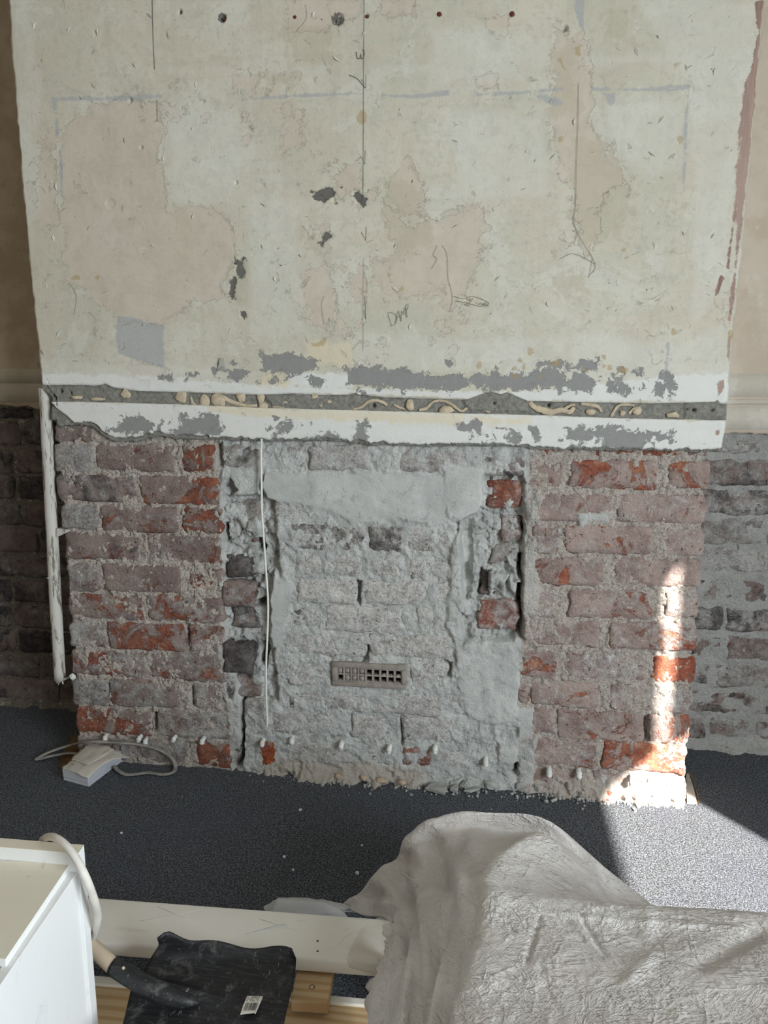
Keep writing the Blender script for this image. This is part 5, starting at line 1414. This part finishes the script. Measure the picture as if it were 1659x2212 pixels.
# raised middle rib running out of the socket
rib = np.exp(-((v_ - 0.545 - 0.05 * u_) / 0.055) ** 2) * np.clip(1 - u_ / 0.62, 0, 1) ** 0.8
C2[..., 2] += 0.017 * rib
C2[..., 2] += 0.0008 * fbm(C2[..., 0] * 25, C2[..., 1] * 25, 0, 15, 3)
me = mesh_from('blade', C2 - sh0, grid_faces(ny_, nx_, flip=True)); o = link('blade', me, M['shovel'], shv)
o.modifiers.new('solid', 'SOLIDIFY').thickness = 0.0022
sk = [onZ(210, 2056, 0.222), onZ(244, 2087, 0.214), onZ(290, 2115, 0.206), onZ(340, 2140, 0.198), onZ(385, 2158, 0.190), onZ(430, 2166, 0.184)]
s_pts = catmull(np.array(sk[1:]) - sh0, 8)
tube('socket', s_pts, np.interp(np.linspace(0, 1, len(s_pts)), [0, .3, .6, .85, 1], [.0112, .0120, .0120, .0085, .002]), M['shovel'], shv, 16)
hd = np.array(sk[0]) - np.array(sk[1])
h0 = np.array(sk[1]) - sh0
hdir = hd / np.linalg.norm(hd)
hp = [h0 - hdir * 0.003, h0, h0 + hdir * 0.05, h0 + hdir * 0.2, h0 + hdir * 0.45]
tube('handle', hp, [0.0100] * 5, M['handle_wood'], shv, 16)
q = onZ(266, 2090, 0.2225) - sh0
tube('rivet', [q + np.array([0, 0.002, -0.004]), q, q + np.array([0, -0.0004, 0.0006])], [0.0018, 0.0018, 0.0006], M['handle_wood'], shv, 8)
# barcode sticker
sc4 = [onZ(x, y, 0.1815) for x, y in ((533, 2152), (568, 2153), (553, 2191), (518, 2192))]
def on_st(u, v, dz=0.0):
    a = sc4[0] * (1 - u) + sc4[1] * u; b = sc4[3] * (1 - u) + sc4[2] * u
    return a * (1 - v) + b * v + np.array([0, 0, dz]) - sh0
bm = bmesh.new()
for (z0_, z1_) in ((0.0, 0.0006),):
    vv = [[bm.verts.new(on_st(u, v, z)) for u, v in ((.04, 0), (.97, .0), (1, .06), (.97, 1), (.85, .93), (.03, 1), (0, .5))] for z in (z0_, z1_)]
    bm.faces.new(vv[0]); bm.faces.new(vv[1])
    for i in range(7): bm.faces.new((vv[0][i], vv[0][(i + 1) % 7], vv[1][(i + 1) % 7], vv[1][i]))
stick = bm_obj('barcode_sticker', bm, M['label'], shv); tag(stick, 'worn white barcode sticker')
rg = random.Random(2); u = 0.12
while u < 0.9:
    w_ = rg.choice((0.014, 0.02, 0.034)); bm = bmesh.new()
    vq = [bm.verts.new(on_st(a, b, 0.0011)) for a, b in ((u, .40), (u + w_, .40), (u + w_, .82), (u, .82))]
    bm.faces.new(vq); r_ = bm_obj('barcode_line', bm, M['ink'], stick)
    u += w_ + rg.choice((0.016, 0.024, 0.036))
for j in range(3):
    for k in range(7):
        if rg.random() < 0.8:
            bm = bmesh.new(); u0 = 0.1 + k * 0.11; v0 = 0.07 + j * 0.1
            bm.faces.new([bm.verts.new(on_st(a, b, 0.0011)) for a, b in ((u0, v0), (u0 + 0.08, v0), (u0 + 0.08, v0 + 0.035), (u0, v0 + 0.035))]); bm_obj('print_line', bm, M['ink'], stick)

# ------------------------------------------------------------------ white cabinet, bottom left
ZBP = 0.40
k1, k2 = onZ(182, 1826, ZBP), onZ(169, 1844, ZBP)
cab = empty('cabinet', (float(k1[0]), float(k1[1]), 0))
tag(cab, 'white chipboard cabinet with a warm-lit top and raised back panel in the near left corner', 'cabinet')
cl = np.array(cab.location)
fa, fb = onZ(0, 1811, ZBP), k1
ux = (fb - fa) / np.linalg.norm(fb - fa)
na = onZ(0, 1832, ZBP)
bp = [(fa - ux * 0.25 - cl)[:2], (fb - cl)[:2], (k2 - cl)[:2], (na - ux * 0.25 - cl)[:2]]
prism('back_panel', bp, 0.0, ZBP, M['white_board'], cab, 0.0008)
prism('panel_warm_light', [(p_[0], p_[1]) for p_ in bp], ZBP, ZBP + 0.0006, M['warm_lit_board'], cab)  # thin layer tinting the panel's top edge as warmly lit
yk = float(onZ(160, 1843, ZBP)[1])
zsl = float(onY(149, 1868, yk)[2]); zsd = float(onY(167, 1884, yk)[2])
s1, s2 = onZ(149, 1868, zsl), onZ(12, 2071, zsl)
sA = onZ(-20, 1856, zsl)
us = (s1 - sA) / np.linalg.norm(s1 - sA)
top_poly = [(sA - us * 0.25 - cl)[:2], (s1 - cl)[:2], (s2 - cl)[:2], (s2 - us * 0.25 - cl)[:2]]
prism('top', top_poly, zsl - 0.014, zsl - 0.0005, M['white_board'], cab, 0.0006)
prism('top_warm_light', [np.array(p_) * 1.0 for p_ in top_poly], zsl - 0.0005, zsl, M['warm_lit_board'], cab)  # thin layer: warm light on the white top put into the colour
d1, d2 = onZ(167, 1884, zsd), onZ(0, 2130, zsd)
ud = (d2 - d1) / np.linalg.norm(d2 - d1); perp = np.array([-ud[1], ud[0], 0]); perp = perp if perp[0] < 0 else -perp
side = [(d1 - cl)[:2], (d2 + ud * 0.15 - cl)[:2], (d2 + ud * 0.15 + perp * 0.012 - cl)[:2], (d1 + perp * 0.012 - cl)[:2]]
prism('side_panel', side, 0.0, zsd, M['white_board'], cab, 0.0008)
inn = [(d1 + perp * 0.0135 - cl)[:2], (d2 + ud * 0.02 + perp * 0.0135 - cl)[:2], (d2 + ud * 0.02 + perp * 0.25 - cl)[:2], (d1 + perp * 0.25 - cl)[:2]]
prism('carcass', inn, 0.0, min(zsl - 0.015, zsd + 0.002), M['white_board'], cab)
# cable over the back panel and down behind the handle
yb_ = float(k1[1])
cp = [(88, 1826, yb_ + 0.03), (94, 1813, yb_ + 0.014), (106, 1807.5, yb_ - 0.002), (120, 1810, yb_ - 0.014), (140, 1824, yb_ - 0.024), (160, 1848, yb_ - 0.030), (184, 1892, yb_ - 0.030), (202, 1938, yb_ - 0.022), (211, 1972, yb_ - 0.012), (210, 1995, yb_ - 0.002), (204, 2014, yb_ + 0.012), (197, 2028, yb_ + 0.030), (184, 2034, yb_ + 0.042)]
pcb = catmull([onY(x, y, yy) for x, y, yy in cp], 7)
tag(tube('power_cable', pcb, 0.0046, M['cable'], None, 12), 'thick off-white flex draped over the raised back panel of the white cabinet', 'cable')

# ------------------------------------------------------------------ dust sheet over the heap at the right
def pt(q):
    if q[0] == 'w': return np.array(q[1:], float)
    x, y, k = q
    return onY(x, y, k) if k >= 0.45 else onZ(x, y, k)


# rows run from the far hem (on the carpet) towards the camera, columns from left to right.
# third number: >= 0.45 distance from the camera plane, < 0.45 height above the floor
ROWS = [
    [('w', -0.17, 1.20, 0.0), ('w', -0.13, 1.24, 0.0), ('w', -0.05, 1.29, 0.0), ('w', 0.05, 1.31, 0.0), ('w', 0.16, 1.30, 0.0), ('w', 0.26, 1.27, 0.0), ('w', 0.36, 1.22, 0.0), ('w', 0.50, 1.16, 0.0), ('w', 0.75, 1.14, 0.0)],
    [(738, 1958, 1.155), (800, 1903, 1.16), (862, 1846, 1.17), (934, 1773, 1.17), (1080, 1763, 1.17), (1190, 1779, 1.165), (1290, 1862, 1.15), (1378, 1956, 1.11), (1700, 1990, 1.08)],
    [(752, 1964, 1.135), (818, 1912, 1.13), (880, 1858, 1.13), (956, 1800, 1.12), (1088, 1800, 1.165), (1182, 1806, 1.15), (1280, 1880, 1.10), (1372, 1962, 1.07), (1700, 2000, 1.04)],
    [(768, 1970, 1.11), (838, 1928, 1.10), (896, 1880, 1.08), (960, 1838, 1.07), (1062, 1834, 1.04), (1166, 1802, 1.07), (1270, 1892, 1.05), (1364, 1968, 1.02), (1700, 2006, 0.99)],
    [(792, 1978, 1.07), (852, 1948, 1.05), (902, 1914, 1.03), (964, 1884, 1.00), (1051, 1862, 0.97), (1130, 1856, 1.00), (1250, 1920, 0.98), (1366, 1980, 0.955), (1700, 2020, 0.92)],
    [(836, 1982, 0.175), (868, 1968, 0.98), (910, 1945, 0.95), (975, 1915, 0.91), (1048, 1900, 0.89), (1120, 1925, 0.90), (1240, 1962, 0.90), (1366, 1990, 0.89), (1700, 2030, 0.88)],
    [(838, 2000, 0.180), (872, 2000, 0.92), (916, 1992, 0.885), (984, 1960, 0.86), (1046, 1922, 0.85), (1120, 1927, 0.852), (1240, 1942, 0.855), (1372, 1955, 0.856), (1700, 1975, 0.858)],
    [(828, 2050, 0.172), (868, 2050, 0.84), (916, 2050, 0.82), (982, 2040, 0.80), (1037, 2000, 0.79), (1130, 2000, 0.79), (1250, 2010, 0.79), (1380, 2020, 0.79), (1720, 2035, 0.79)],
    [(806, 2100, 0.135), (852, 2110, 0.78), (910, 2110, 0.755), (970, 2110, 0.735), (1020, 2090, 0.715), (1130, 2090, 0.715), (1260, 2096, 0.715), (1390, 2100, 0.715), (1740, 2110, 0.715)],
    [(792, 2170, 0.125), (840, 2180, 0.72), (896, 2190, 0.695), (950, 2190, 0.672), (1002, 2180, 0.655), (1130, 2180, 0.655), (1260, 2182, 0.655), (1400, 2186, 0.655), (1760, 2196, 0.655)],
    [(786, 2290, 0.115), (826, 2300, 0.63), (880, 2310, 0.61), (930, 2310, 0.59), (984, 2310, 0.57), (1130, 2310, 0.57), (1260, 2312, 0.57), (1410, 2316, 0.57), (1790, 2320, 0.57)],
]
C = np.array([[pt(q) for q in r] for r in ROWS])
NU, NV = 26, 24
C1 = np.array([catmull(r, NU) for r in C]); S = np.stack([catmull(C1[:, i], NV) for i in range(C1.shape[1])], 1)
ny_, nx_ = S.shape[:2]


def normals(S):
    du = np.gradient(S, axis=1); dv = np.gradient(S, axis=0)
    n = np.cross(du, dv); n /= np.linalg.norm(n, axis=-1)[..., None] + 1e-9
    n[n[..., 2] < 0] *= 1
    return n


N = normals(S)
if N[ny_ // 2 + 40, nx_ // 2, 2] < 0: N = -N
X_, Y_, Z_ = S[..., 0], S[..., 1], S[..., 2]
# long drape folds on the left fall, crumple creases everywhere
vv = np.linspace(0, len(ROWS) - 1, ny_)[:, None] + 0 * X_; uu = np.linspace(0, 8, nx_)[None] + 0 * X_
left = sstep(4.2, 2.6, uu)
fold = np.sin(uu * 5.2 + 0.7 * vv + 1.5 * fbm(uu * 0.9, vv * 0.6, 0, 5, 2)) * 0.010 + np.sin(uu * 9.5 - 0.9 * vv) * 0.004
warpx = 0.02 * fbm(X_ * 14, Y_ * 14, Z_ * 14, 211, 3); warpy = 0.02 * fbm(X_ * 14, Y_ * 14, Z_ * 14, 212, 3)
# sharp straight creases scattered over the cloth
rgc = np.random.default_rng(5)
cre = 0.0022 * fbm(X_ * 7, Y_ * 7, Z_ * 7, 203, 2) + 0.0006 * fbm(X_ * 30, Y_ * 30, Z_ * 30, 205, 3) + 0.0004 * fbm(X_ * 90, Y_ * 90, Z_ * 90, 204, 2)
wxx = X_ + 0.0012 * fbm(X_ * 40, Y_ * 40, Z_ * 40, 213, 3); wyy = Y_ + 0.0012 * fbm(X_ * 40, Y_ * 40, Z_ * 40, 214, 3)
for k in range(230):
    i, j = rgc.integers(30, ny_ - 5), rgc.integers(5, nx_ - 5)
    x0, y0, z0 = X_[i, j], Y_[i, j], Z_[i, j]
    a_ = rgc.uniform(0, math.pi); L_ = rgc.uniform(0.02, 0.14); wd = rgc.uniform(0.0008, 0.0024)
    m = (np.abs(X_ - x0) < L_ + 0.02) & (np.abs(Y_ - y0) < L_ + 0.02) & (np.abs(Z_ - z0) < 0.08)
    dx, dy = wxx[m] - x0, wyy[m] - y0
    tt = dx * math.cos(a_) + dy * math.sin(a_); dd = -dx * math.sin(a_) + dy * math.cos(a_)
    sgn = 1 if rgc.random() < 0.7 else -1
    cre[m] += sgn * rgc.uniform(0.0003, 0.0010) * np.exp(-np.abs(dd) / wd) * sstep(L_, L_ * 0.3, np.abs(tt))
hemfade = sstep(0.0, 0.35, vv)
S = S + N * ((left * fold * sstep(0.6, 2.0, vv) * sstep(-0.2, 0.8, uu) + cre) * hemfade)[..., None]
# swept crease lines on the flat part
for (a, b, amp, wd) in (((1060, 1925), (1250, 2040), -.003, .006), ((1245, 1995), (1310, 2130), -.0025, .003), ((1150, 2000), (1659, 2060), .0022, .006), ((1659, 2040), (1480, 2180), -.006, .010), ((1170, 1990), (1130, 2150), -.0022, .003), ((1400, 1965), (1390, 2080), .002, .008), ((1420, 2100), (1340, 2212), .003, .008), ((1320, 2010), (1420, 2120), -.0025, .006)):
    A, B = onZ(*a, 0.30), onZ(*b, 0.30)
    ex_, ey_ = (B - A)[:2]; L2 = ex_ ** 2 + ey_ ** 2
    t = np.clip(((S[..., 0] - A[0]) * ex_ + (S[..., 1] - A[1]) * ey_) / L2, 0, 1)
    d = np.hypot(S[..., 0] - A[0] - t * ex_, S[..., 1] - A[1] - t * ey_)
    S[..., 2] += amp * np.exp(-(d / wd) ** 2) * sstep(0, .15, t) * sstep(1.0, .85, t) * sstep(5.6, 6.0, vv)
# ragged left hem
hem = sstep(0.6, 0.0, uu) * sstep(4.6, 5.4, vv)
S[..., 0] += hem * 0.012 * fbm(vv * 3.0, 0, 0, 301, 4)
S[..., 2] = np.maximum(S[..., 2], 0.003)
me = mesh_from('dust_sheet', S, grid_faces(ny_, nx_, flip=bool(np.cross(S[100, 101] - S[100, 100], S[101, 100] - S[100, 100])[2] < 0)))
ds = link('dust_sheet', me, M['cloth']); tag(ds, 'crumpled cream cotton dust sheet thrown over a heap in the near right corner', 'dust sheet')
ds.modifiers.new('solid', 'SOLIDIFY').thickness = 0.0012
# a torn tag sticking out of the fold
tg = catmull([onY(868, 1886, 1.045), onY(874, 1890, 1.02), onY(892, 1904, 1.0), onY(902, 1922, 0.99)], 6)
tube('torn_strip', tg, np.interp(np.linspace(0, 1, len(tg)), [0, .3, .8, 1], [.001, .004, .006, .002]), M['cloth'], ds, 8, ((0.3, 0.8, 0.5), 0.25))

# clear polythene behind the rail, thin film over the rail end
def sheet(name, grid, m, n=8, wob=0.004, freq=40, seed=1):
    C = np.array([[pt(q) for q in r] for r in grid])
    C1 = np.array([catmull(r, n) for r in C]); S = np.stack([catmull(C1[:, i], n) for i in range(C1.shape[1])], 1)
    S[..., 2] += wob * ridged(S[..., 0] * freq, S[..., 1] * freq, S[..., 2] * freq, seed, 2)
    return link(name, mesh_from(name, S, grid_faces(*S.shape[:2])), M[m])


bg = sheet('polythene_bag', [[('w', -0.27, 1.17, .001), ('w', -0.22, 1.18, .001), ('w', -0.16, 1.18, .001), ('w', -0.135, 1.17, .001)],
                             [(584, 1958, 1.13), (620, 1944, 1.13), (680, 1947, 1.12), (735, 1966, 1.12)],
                             [(580, 1972, 1.10), (624, 1960, 1.095), (690, 1962, 1.09), (745, 1978, 1.09)],
                             [('w', -0.27, 1.07, .001), ('w', -0.22, 1.07, .001), ('w', -0.15, 1.07, .001), ('w', -0.125, 1.07, .001)]], 'plastic', 9, 0.008, 28, 4)
tag(bg, 'crumpled clear polythene bag on the carpet behind the white rail', 'bag')
fm = sheet('plastic_film', [[(822, 1980, .168), (840, 1984, .170), (870, 1990, .176)], [(780, 2010, .164), (825, 2020, .168), (866, 2030, .176)], [(752, 2060, .164), (806, 2070, .167), (850, 2076, .176)],
                            [(752, 2084, .158), (800, 2098, .150), (838, 2100, .160)], [(770, 2098, .140), (806, 2110, .135), (830, 2116, .150)]], 'veil', 9, 0.002, 40, 7)
tag(fm, 'thin translucent film clinging to the rail end under the dust sheet', 'film')
